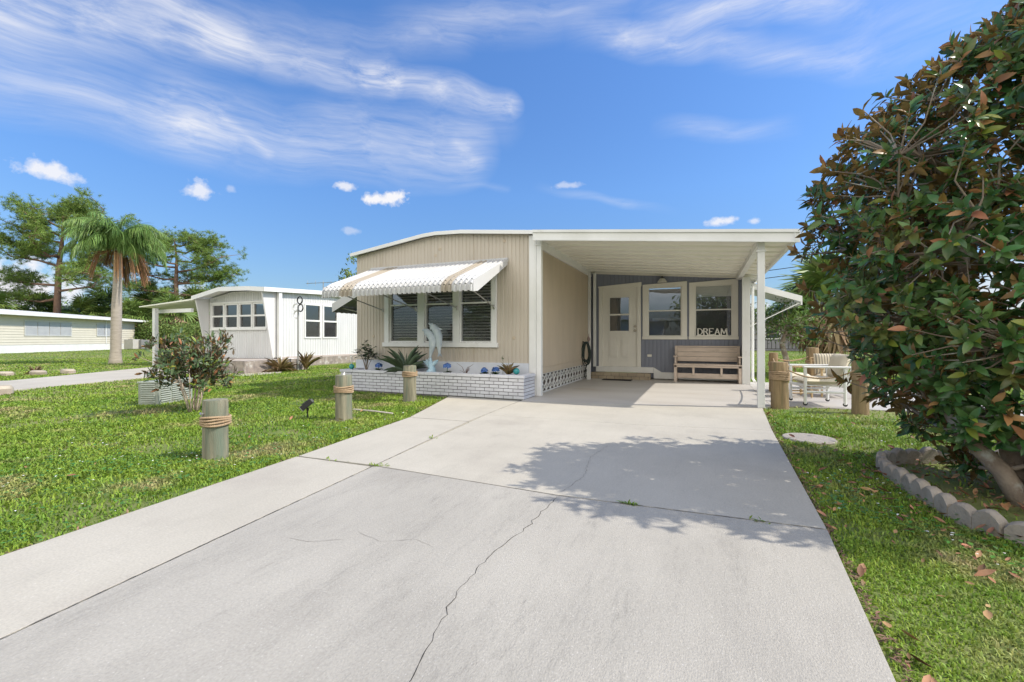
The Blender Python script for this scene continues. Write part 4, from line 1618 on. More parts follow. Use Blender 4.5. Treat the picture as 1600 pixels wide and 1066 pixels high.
t = thing('yucca', 'spiky green yucca drooping over the planter behind the third piling', 'plant', (-5.42, 7.40, 0.38))
blade_plant(t, 44, 0.38, 0.60, 0.030, YUCCA, 4, curl=0.30)
b = MB()
b.tube([(0, 0, -.02), (0, 0, .1)], [.045, .03], 8)
b.build('stem', mat('plant_stem', (0.14, 0.10, 0.06), rough=0.9), t, local=True)

BLUEF = mat('blue_petals', (0.05, 0.12, 0.38), (0.14, 0.25, 0.52), scale=12, rough=0.7, island=0.3)
GREENL = mat('garden_leaf_green', (0.045, 0.11, 0.03), (0.07, 0.15, 0.04), scale=8, rough=0.5, island=0.3)
for (x, y, z, r, lab) in ((-6.13, 7.45, .50, .085, 'dark blue artificial flower cluster left of the yucca'), (-4.50, 7.45, .53, .085, 'deep blue flower cluster just right of the dolphin statue'),
                          (-3.69, 7.42, .47, .07, 'left one of the two low blue flower clusters by the globe'), (-3.46, 7.42, .49, .075, 'right one of the two low blue flower clusters by the globe')):
    t = thing('blue_flowers', lab, 'flowers', (x, y, 0.37), 0, 'blue flower clusters in the planter')
    rnd = np.random.RandomState(int(-x * 10))
    bv, bf = leaf_np(1, .9, .1, .2, 2)
    n = 90
    u = rnd.normal(size=(n, 3)); u /= np.linalg.norm(u, axis=1, keepdims=True)
    u[:, 2] = np.abs(u[:, 2]) * .8
    scatter_leaves('blossoms', bv, bf, u * r * .7 + np.array([0, 0, z - .37]), np.cross(u, rnd.normal(size=(n, 3))) + u * .4, u, np.full(n, .042), BLUEF, parent=t)
    n = 16
    a = rnd.rand(n) * 6.28
    scatter_leaves('leaves', bv, bf, np.stack([a * 0, a * 0, np.full(n, .05)], 1), np.stack([np.cos(a), np.sin(a), rnd.rand(n) * .6], 1), np.tile([0, 0, 1.], (n, 1)), np.full(n, .11), GREENL, parent=t)
    b = MB()
    b.tube([(0, 0, 0), (0, 0, z - .37)], .008, 5)
    b.build('stem', GREENL, t, local=True)

# small leafy shrub at the left end
CAMEL = mat('glossy_shrub_leaf', (0.03, 0.065, 0.025), (0.05, 0.10, 0.03), scale=9, rough=0.3, spec=0.6, island=0.35)
TWIG = mat('grey_twig', (0.30, 0.25, 0.20), (0.22, 0.18, 0.14), scale=15, rough=0.9)
t = thing('camellia', 'small dark leafy shrub at the left end of the brick planter', 'shrub', (-6.50, 7.5, 0.37))
rnd = np.random.RandomState(5)
b = MB()
tips = []
for k in range(9):
    a = rnd.rand() * 6.28
    rr = .06 + rnd.rand() * .14
    h = .25 + rnd.rand() * .32
    tip = (math.cos(a) * rr, math.sin(a) * rr, h)
    b.tube([(0, 0, 0), (tip[0] * .4, tip[1] * .4, h * .5), tip], [.009, .006, .003], 5)
    tips.append(tip)
b.build('branches', TWIG, t, local=True)
P_, D_ = [], []
for tip in tips:
    for k in range(16):
        a = rnd.rand() * 6.28
        P_.append(np.array(tip) + rnd.normal(size=3) * .045)
        D_.append([math.cos(a), math.sin(a), rnd.rand() * .9 - .2])
bv, bf = leaf_np(1, .5, .25, .2, 3)
scatter_leaves('foliage', bv, bf, P_, D_, np.tile([0, 0, 1.], (len(P_), 1)), .10 + rnd.rand(len(P_)) * .04, CAMEL, parent=t)

BROWNP = mat('bronze_leaf', (0.20, 0.125, 0.06), (0.24, 0.20, 0.08), scale=9, rough=0.5, island=0.4)
t = thing('croton', 'brown and yellow spiky plant near the right planter end', 'plant', (-3.24, 7.5, 0.37))
blade_plant(t, 26, .15, .27, .045, BROWNP, 7, up=3, base_z=.04)
b = MB(); b.tube([(0, 0, 0), (0.0, 0, .1), (.01, 0, .38)], [.012, .008, .002], 5); b.build('stem', TWIG, t, local=True)
t = thing('bare_plant', 'thin bare twiggy plant in the middle of the planter', 'plant', (-4.12, 7.5, 0.37))
b = MB()
rnd = random.Random(4)
for k in range(10):
    a = rnd.uniform(0, 6.28); r_ = rnd.uniform(.1, .24); h = rnd.uniform(.06, .26)
    b.tube([(0, 0, .0), (math.cos(a) * r_ * .4, math.sin(a) * r_ * .3, h * .7), (math.cos(a) * r_, math.sin(a) * r_ * .6, h)], [.006, .004, .002], 5)
b.build('branches', mat('reddish_twig', (0.16, 0.09, 0.07), rough=0.9), t, local=True)
t = thing('weed_sprig', 'slender weed sprig left of the brown spiky plant', 'plant', (-3.42, 7.65, 0.37))
b = MB()
b.tube([(0, 0, 0), (.01, 0, .2), (0, 0, .36)], [.004, .003, .002], 5)
b.build('stem', GREENL, t, local=True)
rnd = np.random.RandomState(2)
n = 16
scatter_leaves('foliage', *leaf_np(1, .6, .2, .2, 2), np.stack([rnd.normal(size=n) * .008, rnd.normal(size=n) * .008, .26 + rnd.rand(n) * .12], 1), rnd.normal(size=(n, 3)), np.tile([0, 0.1, 1.], (n, 1)), np.full(n, .03), GREENL, parent=t)

# stepping stone
b = MB()
b.lathe([(0.25, -.05), (0.255, 0.0), (0.245, 0.012), (0.12, 0.016), (0.01, 0.016)], 40, (1.08, 5.76, -.022))
o = b.build('stepping_stone', mat('pebbled_stone', (0.42, 0.38, 0.33), (0.34, 0.31, 0.27), scale=20, rough=0.95, bump=1.0, bscale=90), smooth=True)
tag(o, 'round pebbled stepping stone in the grass beside the driveway', 'stepping stone')

# scalloped edging
EDGE = mat('aged_edging_concrete', (0.40, 0.35, 0.29), (0.30, 0.26, 0.21), scale=5, rough=0.95, bump=0.8, bscale=60, c3=(0.17, 0.155, 0.13), s3=6, lo3=0.56, hi3=0.75)
path = [(2.75, 5.2), (2.35, 5.22), (1.96, 5.12), (1.60, 4.98), (1.40, 4.75), (1.36, 4.45), (1.38, 3.95), (1.41, 3.55), (1.50, 3.32), (1.72, 3.12), (2.05, 3.0), (2.5, 2.95)]


def path_pts(path, step):
    out = []
    acc = 0
    for a, c in zip(path[:-1], path[1:]):
        L_ = math.dist(a, c)
        while acc < L_:
            t = acc / L_
            out.append((a[0] + (c[0] - a[0]) * t, a[1] + (c[1] - a[1]) * t))
            acc += step
        acc -= L_
    return out


pp = path_pts(path, 0.142)
labs = ['dark weathered edging block behind the magnolia trunk', 'dark mossy edging block left of the rear magnolia trunk', 'edging block where the border turns towards the viewer', 'edging block at the leftmost corner of the border',
        'edging block on the straight run facing the driveway', 'edging block with a pale worn top midway along the border', 'edging block just before the border bends right', 'edging block at the near bend of the border', 'nearest edging block reaching the picture edge', 'edging block beyond the nearest one at the right picture edge']
nb = 3
i = 0
bi = 0
while i + nb < len(pp) and bi < len(labs):
    b = MB()
    rnd = random.Random(bi)
    for k in range(nb):
        p0, p1 = pp[i + k], pp[i + k + 1]
        dx, dy = p1[0] - p0[0], p1[1] - p0[1]
        l = math.hypot(dx, dy)
        nx, ny = -dy / l * .032, dx / l * .032
        e0 = 0.004 if k == 0 else 0.0
        e1 = 0.004 if k == nb - 1 else 0.0
        hj = rnd.uniform(-.012, .010)
        ring = []
        ns = 8
        for j in range(ns + 1):
            t = e0 / l + (1 - (e0 + e1) / l) * j / ns
            h = 0.056 + hj + 0.046 * math.sin(math.pi * j / ns) ** rnd.uniform(.6, .8) + rnd.uniform(-.002, .002)
            ring.append((p0[0] + dx * t, p0[1] + dy * t, h))
        vs = []
        for (x, y, h) in ring:
            vs += [(x + nx, y + ny, -.05), (x + nx, y + ny, h - .012), (x + nx * .55, y + ny * .55, h), (x - nx * .55, y - ny * .55, h), (x - nx, y - ny, h - .012), (x - nx, y - ny, -.05)]
        fs = []
        for j in range(ns):
            a = j * 6
            fs += [(a + q, a + q + 1, a + 7 + q, a + 6 + q) for q in range(5)]
        fs += [(5, 4, 3, 2, 1, 0), tuple(ns * 6 + q for q in range(6))]
        b.add(vs, fs)
    o = b.build('edging_block', EDGE, smooth=True)
    tag(o, labs[bi], 'garden edging', 'scalloped concrete edging blocks')
    i += nb
    bi += 1

# ---------------------------------------------------------------- patio furniture
PVC = mat('white_chair_frame', (0.80, 0.80, 0.78), (0.74, 0.74, 0.72), rough=0.4)
RATT = mat('rattan', (0.50, 0.36, 0.19), (0.40, 0.28, 0.15), scale=12, rough=0.6)


def stripes(name, c1, c2, freq, axis):
    m = mat(name, c1, tuple(v * .93 for v in c1), rough=0.9)
    N, L = m.node_tree.nodes, m.node_tree.links
    b = N['Principled BSDF']
    w = N.new('ShaderNodeTexWave')
    w.bands_direction = axis
    w.inputs['Scale'].default_value = freq
    tc = N.new('ShaderNodeTexCoord')
    L.new(tc.outputs['Object'], w.inputs['Vector'])
    r = N.new('ShaderNodeMapRange')
    r.inputs['From Min'].default_value = 0.60
    r.inputs['From Max'].default_value = 0.72
    L.new(w.outputs['Fac'], r.inputs[0])
    mx = N.new('ShaderNodeMix')
    mx.data_type = 'RGBA'
    L.new(r.outputs[0], mx.inputs[0])
    mx.inputs[6].default_value = (*c1, 1)
    mx.inputs[7].default_value = (*c2, 1)
    L.new(mx.outputs[2], b.inputs['Base Color'])
    return m


CUSH = stripes('striped_cushion', (0.58, 0.52, 0.40), (0.24, 0.22, 0.19), 7.0, 'X')
CUSHP = mat('cream_cushion', (0.66, 0.60, 0.47), (0.60, 0.54, 0.42), scale=5, rough=0.9, bump=0.2)


def cushion(t, name, m, size, loc, rot=(0, 0, 0)):
    b = MB()
    nx = 12
    for sgn in (1, -1):
        vs = []
        for i in range(nx + 1):
            for j in range(nx + 1):
                u, v = i / nx * 2 - 1, j / nx * 2 - 1
                h = (max(0, (1 - u ** 4) * (1 - v ** 4))) ** 0.4
                vs.append((u * size[0] / 2, v * size[1] / 2, sgn * h * size[2] / 2))
        fs = [(i * (nx + 1) + j, (i + 1) * (nx + 1) + j, (i + 1) * (nx + 1) + j + 1, i * (nx + 1) + j + 1) for i in range(nx) for j in range(nx)]
        if sgn < 0:
            fs = [tuple(reversed(f)) for f in fs]
        b.add(vs, fs)
    M_ = Matrix.Translation(loc) @ Matrix.Rotation(rot[2], 4, 'Z') @ Matrix.Rotation(rot[0], 4, 'X')
    b.v = [tuple(M_ @ Vector(v)) for v in b.v]
    return b.build(name, m, t, smooth='all', local=True)


def armchair(label, loc, rz, fm, cm, w=0.62, d=0.62, seat=0.36, arm=0.60, back=0.88, r=0.02, wheels=False, group=None, backcush=None, name='patio_chair'):
    """chair facing local -Y"""
    t = thing(name, label, 'chair', loc, rz, group)
    for sx in (-1, 1):
        x = sx * w / 2
        for (y0, y1, h) in ((-d / 2, -d / 2 + .02, arm), (d / 2 - .06, d / 2, arm)):
            b = MB()
            b.tube([(x, y0, 0.03 if wheels else 0), (x, y0, h * .5), (x, y0, h)], r, 8)
            lg = b.build('leg', fm, t, local=True)
            if wheels:
                b = MB()
                b.tube([(x - .012, y0, .03), (x + .012, y0, .03)], .03, 12)
                b.build('wheel', BLACK, lg, local=True)
        b = MB()
        b.box(x - .035, x + .035, -d / 2 - .03, d / 2 + .02, arm, arm + .03)
        b.build('armrest', fm, t, local=True, bevel=.01)
        b = MB()
        b.tube([(x, -d / 2, seat - .12), (x, d / 2 - .05, seat - .12)], r * .8, 8)
        b.build('side_rail', fm, t, local=True)
    b = MB()
    b.tube([(-w / 2, -d / 2, seat - .03), (w / 2, -d / 2, seat - .03)], r, 8)
    b.tube([(-w / 2, d / 2 - .06, seat - .03), (w / 2, d / 2 - .06, seat - .03)], r, 8)
    for k in range(7):
        x = -w / 2 + .06 + k * (w - .12) / 6
        b.bar((x, -d / 2, seat - .02), (x, d / 2 - .06, seat - .04), .03, .012)
    b.build('seat_frame', fm, t, local=True)
    b = MB()
    yb = d / 2 - .03
    b.tube([(-w / 2 + .02, yb - .02, seat - .1), (-w / 2 + .02, yb + .14, back)], r, 8)
    b.tube([(w / 2 - .02, yb - .02, seat - .1), (w / 2 - .02, yb + .14, back)], r, 8)
    b.tube([(-w / 2 + .02, yb + .14, back), (w / 2 - .02, yb + .14, back)], r, 8)
    for k in range(6):
        x = -w / 2 + .09 + k * (w - .18) / 5
        b.tube([(x, yb, seat - .03), (x, yb + .135, back)], .009, 6)
    b.build('backrest', fm, t, local=True)
    if cm:
        cushion(t, 'seat_cushion', cm, (w - .06, d - .06, .12), (0, -.02, seat + .045))
        cushion(t, 'back_cushion', backcush or cm, (w - .08, back - seat + .02, .13), (0, yb + .0, (seat + back) / 2 + .09), (rad(78), 0, 0))
    return t


armchair('white framed patio armchair with cream cushions facing left', (1.78, 8.75, 0), rad(-80), PVC, CUSHP, w=0.60, d=0.62, wheels=True, seat=0.34, arm=0.60, back=0.72, r=.024, group='patio chairs')
armchair('rattan patio armchair with a striped back cushion facing the street', (2.28, 10.1, 0), rad(6), RATT, CUSHP, w=0.54, d=0.56, seat=0.30, arm=0.50, back=0.68, group='patio chairs', backcush=CUSH)
t = thing('footstool', 'low rattan footstool with a cream pad left of the chairs', 'footstool', (1.55, 9.7, 0), rad(15))
for sx in (-1, 1):
    for sy in (-1, 1):
        b = MB()
        b.tube([(sx * .25, sy * .2, 0), (sx * .23, sy * .18, .33)], .018, 8)
        b.build('leg', RATT, t, local=True)
b = MB()
b.tube([(-.25, -.2, .08), (.25, -.2, .08), (.25, .2, .08), (-.25, .2, .08), (-.25, -.2, .08)], .012, 6)
b.box(-.26, .26, -.21, .21, .31, .345)
b.build('frame', RATT, t, local=True)
cushion(t, 'pad', CUSHP, (.5, .42, .1), (0, 0, .39))
t = thing('patio_table', 'small round rattan side table behind the footstool', 'table', (1.62, 10.5, 0))
b = MB(); b.lathe([(.27, 0), (.28, .01), (.28, .03), (.27, .035)], 24, (0, 0, .5)); b.build('tabletop', RATT, t, local=True)
for k in range(3):
    a = k * 2.094
    b = MB(); b.tube([(math.cos(a) * .24, math.sin(a) * .24, 0), (math.cos(a) * .1, math.sin(a) * .1, .5)], .014, 6); b.build('leg', RATT, t, local=True)
# wind chime by the right wall
t = thing('wind_chime', 'dark wind chime hanging at the right end of the entry wall', 'wind chime', (1.16, 12.6, 1.9))
b = MB(); b.tube([(0, 0, 0), (0, 0, .5)], .003, 4); b.lathe([(.01, 0), (.05, .01), (.045, .03), (.01, .05)], 10, (0, 0, 0)); b.build('hanger', BLACK, t, local=True)
for k in range(5):
    a = k * 1.257
    b = MB(); b.tube([(math.cos(a) * .035, math.sin(a) * .035, -.02), (math.cos(a) * .035, math.sin(a) * .035, -.25 - k * .03)], .007, 6); b.build('chime_tube', BLACK, t, local=True)

# ================================================================ grass (uncountable)
GRASS = mat('grass_blades', (0.27, 0.375, 0.048), (0.165, 0.285, 0.032), scale=0.9, rough=0.55, spec=0.3, island=0.35, trans=0.30,
            c3=(0.42, 0.37, 0.17), s3=1.1, lo3=0.52, hi3=0.66, detail=8)


def in_poly(px, py, poly):
    inside = np.zeros(px.shape, bool)
    n = len(poly)
    for i in range(n):
        x1, y1 = poly[i]
        x2, y2 = poly[(i + 1) % n]
        c = ((y1 > py) != (y2 > py)) & (px < (x2 - x1) * (py - y1) / (y2 - y1 + 1e-12) + x1)
        inside ^= c
    return inside


NO_GRASS = [[(-2.95, -9), (-3.205, 1.06), (-3.405, 3.0), (-3.675, 5.07), (-4.28, 6.98), (-4.35, 7.15), (-4.0, 7.9), (0, 8), (1.07, 8.1), (0.90, 7.86), (0.785, 5.98), (0.675, 3.0), (0.585, 1.75), (0.53, -9)],
            [(-7.05, 7.22), (-2.8, 7.22), (1.06, 8.25), (4.7, 8.55), (4.7, 12.65), (1.1, 12.65), (1.1, 19), (-7.16, 19), (-7.16, 7.9), (-7.05, 7.9)],
            [(-30, -9.0), (-26, -10.5), (-13.15, 4.35), (-14.3, 8.2), (-15.15, 9.9), (-15.0, 12.2), (-20.5, 12.2), (-19.2, 10.6), (-16.2, 5.5)],
            [(-19.2, 12.1), (-14.0, 12.1), (-14.0, 24), (-19.2, 24)], [(-16.9, 9.4), (-12.9, 9.4), (-12.9, 10.3), (-14.1, 12.1), (-16.9, 12.1)]]
_fw = np.array([-math.sin(rad(22.9)), math.cos(rad(22.9))])
_rt = np.array([math.cos(rad(22.9)), math.sin(rad(22.9))])


def vnoise(x, y, seed, sc):
    """smooth value noise in numpy"""
    r = np.random.RandomState(seed)
    T = r.rand(256, 256)
    x, y = x * sc + 91.3, y * sc + 57.7
    xi, yi = np.floor(x).astype(int), np.floor(y).astype(int)
    fx, fy = x - xi, y - yi
    fx, fy = fx * fx * (3 - 2 * fx), fy * fy * (3 - 2 * fy)
    g_ = lambda a, b: T[a % 256, b % 256]
    return (g_(xi, yi) * (1 - fx) + g_(xi + 1, yi) * fx) * (1 - fy) + (g_(xi, yi + 1) * (1 - fx) + g_(xi + 1, yi + 1) * fx) * fy


def lawn_points(seed):
    r = np.random.RandomState(seed)
    P = []
    bands = [(0.9, 2.2, 15000), (2.2, 3.6, 11500), (3.6, 5.5, 7000), (5.5, 8, 3900), (8, 12, 1500), (12, 20, 600), (20, 34, 170), (34, 60, 40)]
    for d0, d1, dens in bands:
        area = (d1 ** 2 - d0 ** 2) * rad(58)
        n = int(area * dens)
        d = np.sqrt(d0 ** 2 + (d1 ** 2 - d0 ** 2) * r.rand(n))
        a = (r.rand(n) * 2 - 1) * rad(58)
        X = d[:, None] * (np.cos(a)[:, None] * _fw + np.sin(a)[:, None] * _rt)
        P.append(np.column_stack([X, d]))
    P = np.concatenate(P)
    ok = np.ones(len(P), bool)
    jit = r.normal(size=(len(P), 2)) * .014 * (1 + 1.2 * vnoise(P[:, 0], P[:, 1], 6, 5.0))[:, None]
    for q in NO_GRASS:
        ok &= ~in_poly(P[:, 0] + jit[:, 0], P[:, 1] + jit[:, 1], q)
    # bed inside the edging and the ground under the big tree are mostly bare
    bed = [(2.9, 5.2), (1.96, 5.1), (1.60, 4.95), (1.42, 4.72), (1.38, 4.45), (1.40, 3.95), (1.43, 3.55), (1.52, 3.34), (1.74, 3.14), (2.5, 2.97), (4.5, 2.97), (4.5, 5.2)]
    ib = in_poly(P[:, 0], P[:, 1], bed)
    ok &= ~(ib & (r.rand(len(P)) > 0.07))
    dm = np.hypot(P[:, 0] - 2.1, P[:, 1] - 4.3)
    thin = np.clip(1.25 - dm / 1.9, 0, 1) * 0.45
    ok &= r.rand(len(P)) > thin
    # worn patches
    wn = vnoise(P[:, 0], P[:, 1], 3, 1.3) * .6 + vnoise(P[:, 0], P[:, 1], 4, 3.7) * .4
    ok &= ~((wn < 0.36) & (r.rand(len(P)) < 0.62))
    ok &= np.hypot(P[:, 0] - 1.08, P[:, 1] - 5.76) > .275
    for (cx_, cy_, rx, ry, pr) in ((-4.12, 2.74, .2, .17, .8), (-4.44, 4.68, .2, .17, .8), (-4.68, 6.5, .3, .22, .8), (-4.25, 3.75, .40, .16, .6), (-4.9, 2.7, .5, .18, .45), (1.14, 8.14, .3, .25, .9),
                                   (-7.0, 4.3, .35, .3, .5), (1.5, 6.9, .8, .3, .5), (1.35, 5.3, .5, .2, .5), (-6.0, 3.2, .5, .25, .4)):
        ok &= ~((((P[:, 0] - cx_) / rx) ** 2 + ((P[:, 1] - cy_) / ry) ** 2 < 1 + .8 * (r.rand(len(P)) - .5)) & (r.rand(len(P)) < pr))
    strip = in_poly(P[:, 0], P[:, 1], [(0.9, 7.3), (4.5, 7.3), (4.5, 8.7), (0.9, 8.4)])
    ok &= ~(strip & (r.rand(len(P)) < 0.8))
    return P[ok]


GP = lawn_points(11)
n = len(GP)
r = np.random.RandomState(12)
d = GP[:, 2]
sc = np.clip(d / 3.4, 0.70, 9) ** 0.70
h = (0.018 + 0.020 * r.rand(n)) * np.clip(sc, .75, 1.35) * (0.8 + 0.5 * vnoise(GP[:, 0], GP[:, 1], 9, 2.2))
w = 0.0039 * sc * (0.7 + 0.6 * r.rand(n))
az = r.rand(n) * 2 * np.pi
lean = 0.25 + 0.95 * r.rand(n)
sx, sy = np.cos(az), np.sin(az)
la = az + np.pi / 2 + r.normal(size=n) * .5
lx, ly = np.cos(la), np.sin(la)
b0 = np.column_stack([GP[:, 0], GP[:, 1], np.full(n, GROUND_Z - .004)])
side = np.column_stack([sx, sy, np.zeros(n)]) * w[:, None]
V = np.empty((n, 5, 3))
V[:, 0] = b0 - side
V[:, 1] = b0 + side
mid = b0 + np.column_stack([lx * h * .35 * lean, ly * h * .35 * lean, h * .62])
V[:, 2] = mid + side * .85
V[:, 3] = mid - side * .85
V[:, 4] = b0 + np.column_stack([lx * h * 1.0 * lean, ly * h * 1.0 * lean, h * (1.05 - 0.42 * lean)])
idx = (np.arange(n) * 5)[:, None]
F4 = idx + np.array([[0, 1, 2, 3]])
F3 = idx + np.array([[3, 2, 4]])
np_mesh('grass', V.reshape(-1, 3), F4, GRASS, F3=F3, kind='stuff', smooth=False)

# broadleaf weeds and small white blossoms in the lawn
r = np.random.RandomState(20)
cand = GP[(GP[:, 2] < 9)]
cl = vnoise(cand[:, 0], cand[:, 1], 5, .9)
sel = cand[(cl > .58) & (r.rand(len(cand)) < 0.045)]
n = len(sel)
WEED = mat('lawn_weed_leaf', (0.075, 0.19, 0.03), (0.05, 0.14, 0.02), scale=6, rough=0.5, island=0.4)
a = r.rand(n) * 6.28
bv, bf = leaf_np(1, .7, .2, .15, 2)
scatter_leaves('lawn_weeds', bv, bf, np.column_stack([sel[:, :2], np.full(n, 0.008) + r.rand(n) * .015]), np.column_stack([np.cos(a), np.sin(a), r.rand(n) * .5]), np.tile([0, 0, 1.], (n, 1)), .018 + r.rand(n) * .02, WEED, kind='stuff')
white = cand[(cl > .5) & (cand[:, 2] > 3) & (r.rand(len(cand)) < 0.003)]
n = len(white)
a = r.rand(n) * 6.28
scatter_leaves('lawn_blossoms', bv, bf, np.column_stack([white[:, :2], np.full(n, 0.03)]), np.column_stack([np.cos(a), np.sin(a), r.rand(n) * .5]), np.tile([0, 0, 1.], (n, 1)), .012 + r.rand(n) * .014, mat('white_petal', (.75, .75, .7), rough=.8), kind='stuff')

# dry leaf litter around the magnolia and along the slab edges
r = np.random.RandomState(21)
pos = []
for k in range(1000):
    q = r.normal(size=2) * np.array([.70, .75]) + np.array([2.15, 4.05])
    pos.append((q[0], q[1], 0.0))
for k in range(110):
    pos.append((r.uniform(.65, 3.2), r.uniform(1.3, 7.8), .018))
for k in range(70):   # along the right slab edge
    t_ = r.rand()
    pos.append((0.60 + t_ * .28 + abs(r.normal()) * .03, 1.2 + t_ * 6.4, -.012))
for k in range(30):
    pos.append((r.uniform(-3.9, -3.3) - r.rand() * 1.5, r.uniform(1.5, 5.5), .015))
pos = np.array([p for p in pos if not in_poly(np.array([p[0]]), np.array([p[1]]), NO_GRASS[0])[0]])
n = len(pos)
a = r.rand(n) * 6.28
bv, bf = leaf_np(1, .42, .5, -.25, 3)
LITTER = mat('dry_leaf', (0.22, 0.10, 0.045), (0.33, 0.19, 0.10), scale=7, rough=0.7, island=0.5)
pos[:, 2] += r.rand(n) * .015 + GROUND_Z * .3
scatter_leaves('leaf_litter', bv, bf, pos, np.column_stack([np.cos(a), np.sin(a), r.normal(size=n) * .2]), np.column_stack([r.normal(size=n) * .4, r.normal(size=n) * .4, np.ones(n)]), .028 + r.rand(n) ** 2 * .055, LITTER, kind='stuff')
# soil bits and thatch along slab edges
r = np.random.RandomState(22)
pts = []
for (A, B_, off) in (((0.56, 1.0), (0.65, 3.0), 1), ((0.65, 3.0), (0.76, 5.98), 1), ((0.76, 5.98), (0.88, 7.9), 1), ((-3.1, 0), (-3.18, 1.06), -1), ((-3.18, 1.06), (-3.38, 3.0), -1), ((-3.38, 3.0), (-3.65, 5.07), -1), ((-3.65, 5.07), (-4.24, 6.98), -1)):
    m_ = int(math.dist(A, B_) * 150)
    t_ = r.rand(m_)
    pts.append(np.column_stack([A[0] + (B_[0] - A[0]) * t_ + off * (.004 + np.abs(r.normal(size=m_)) * .014), A[1] + (B_[1] - A[1]) * t_, np.full(m_, GROUND_Z + .006) + r.rand(m_) * .02]))
pts = np.concatenate(pts)
n = len(pts)
bv2, bf2 = leaf_np(1, .35, .3, .1, 2)
scatter_leaves('thatch', bv2, bf2, pts, r.normal(size=(n, 3)) * [1, 1, .35], np.tile([0, 0, 1.], (n, 1)), .014 + r.rand(n) * .022, mat('brown_thatch', (.15, .095, .06), (.20, .13, .08), scale=9, rough=.95, island=.5), kind='stuff')
# weeds in the joints
r = np.random.RandomState(23)
pts = []
for (x, y, s, m_) in ((-2.53, 3.02, .04, 26), (-2.45, 3.05, .05, 12), (-2.66, 4.1, .04, 14), (-0.42, 2.96, .035, 34), (0.32, 2.98, .04, 16), (-3.0, 3.02, .1, 8)):
    pts.append(np.column_stack([x + r.normal(size=m_) * s * .7, y + r.normal(size=m_) * s * .25, np.full(m_, .0)]))
pts = np.concatenate(pts)
n = len(pts)
scatter_leaves('joint_weeds', bv2, bf2, pts, r.normal(size=(n, 3)) * [1, 1, .3] + [0, 0, .5], np.tile([0, 0.1, 1.], (n, 1)), .02 + r.rand(n) * .025, GRASS, kind='stuff')

# ================================================================ big magnolia
MAG = mat('magnolia_leaf', (0.045, 0.12, 0.034), (0.095, 0.18, 0.048), scale=1.5, rough=0.27, spec=0.42, island=0.45, back=(0.26, 0.17, 0.065), trans=0.22,
          c3=(0.20, 0.18, 0.055), s3=2.2, lo3=0.54, hi3=0.72)
MAG_DRY = mat('rusty_magnolia_leaf', (0.32, 0.15, 0.06), (0.38, 0.21, 0.09), scale=6, rough=0.45, island=0.4, trans=0.15)
MAG_NEW = mat('yellow_green_magnolia_leaf', (0.16, 0.24, 0.03), (0.24, 0.25, 0.04), scale=6, rough=0.3, island=0.3, back=(0.26, 0.17, 0.05), trans=0.2)
BARK = mat('pale_lichen_bark', (0.30, 0.245, 0.19), (0.20, 0.155, 0.12), scale=7, rough=0.95, bump=0.9, bscale=35, c3=(0.42, 0.42, 0.38), s3=6, lo3=0.52, hi3=0.66)

mag = thing('magnolia_tree', 'large dense magnolia with glossy dark leaves and rusty undersides beside the driveway', 'tree', (1.9, 4.15, -0.03))
PROF = [(0.12, .30), (.35, .62), (.6, .86), (1.0, 1.08), (1.5, 1.22), (2.1, 1.24), (2.6, 1.16), (2.95, .98), (3.2, .76), (3.4, .50), (3.55, .28), (3.66, .06)]


def prof_r(z):
    for (a, ra), (b_, rb) in zip(PROF[:-1], PROF[1:]):
        if z <= b_:
            return ra + (rb - ra) * max(0, (z - a) / (b_ - a))
    return 0.05


r = np.random.RandomState(31)


def axis(z):
    return np.array([2.02 + 0.10 * z, 4.33 + 0.0 * z])


clusters = []
tries = 0
while len(clusters) < 2250 and tries < 90000:
    tries += 1
    z = 0.12 + r.rand() * 3.52
    R_ = prof_r(z)
    if r.rand() > (R_ / 1.24) ** 1.2 + .08:
        continue
    th = r.rand() * 2 * np.pi
    lob = 1 + 0.13 * math.sin(3 * th + z * 2.1) + 0.09 * math.sin(7 * th - z * 4.3 + 1) + r.normal() * .05
    rr = R_ * lob * (r.rand() ** 0.36)
    if r.rand() < .05:
        rr = R_ * (1.08 + .12 * r.rand())
    if rr > R_ * 0.5 or r.rand() < .35:
        c = axis(z)
        sx_ = 1.35 if math.cos(th) > 0 else 1.0
        sy_ = 0.84 if math.sin(th) < 0 else 1.0
        p = np.array([c[0] + math.cos(th) * rr * sx_, c[1] + math.sin(th) * rr * sy_, z])
        if z < 0.75 and r.rand() < 0.35:
            continue
        # keep the trunk foot visible from the street side
        if z < 0.34 and p[1] < 4.25 and p[0] > 1.35 and r.rand() < .95:
            continue
        clusters.append((p, th, rr / R_))
# limbs
b = MB()
rnd = random.Random(5)
TR = [[(1.98, 4.02, -.08), (1.86, 4.05, .18), (1.68, 4.12, .42), (1.56, 4.2, .75), (1.46, 4.28, 1.2), (1.40, 4.3, 1.8)],
      [(2.03, 3.98, -.08), (2.05, 4.0, .4), (2.10, 4.1, 1.0), (2.2, 4.2, 1.8), (2.3, 4.3, 2.6), (2.35, 4.3, 3.5)],
      [(2.10, 4.05, -.08), (2.3, 4.2, .5), (2.6, 4.35, 1.2), (2.85, 4.4, 2.2)],
      [(2.0, 4.06, -.05), (1.98, 4.3, .5), (1.95, 4.65, 1.2), (1.95, 4.85, 2.2), (2.05, 4.7, 2.9)]]
RD = [[.07, .056, .047, .04, .032, .018], [.105, .08, .062, .05, .032, .015], [.09, .065, .05, .025], [.08, .06, .045, .03, .015]]
mb_t = MB()
for q, rr in zip(TR[:3], RD[:3]):
    mb_t.tube([(x, y, z) for x, y, z in q], rr, 10)
mb_t.tube(TR[3], RD[3], 10)
mb_t.build('trunk', BARK, mag, smooth='all')
nodes = []
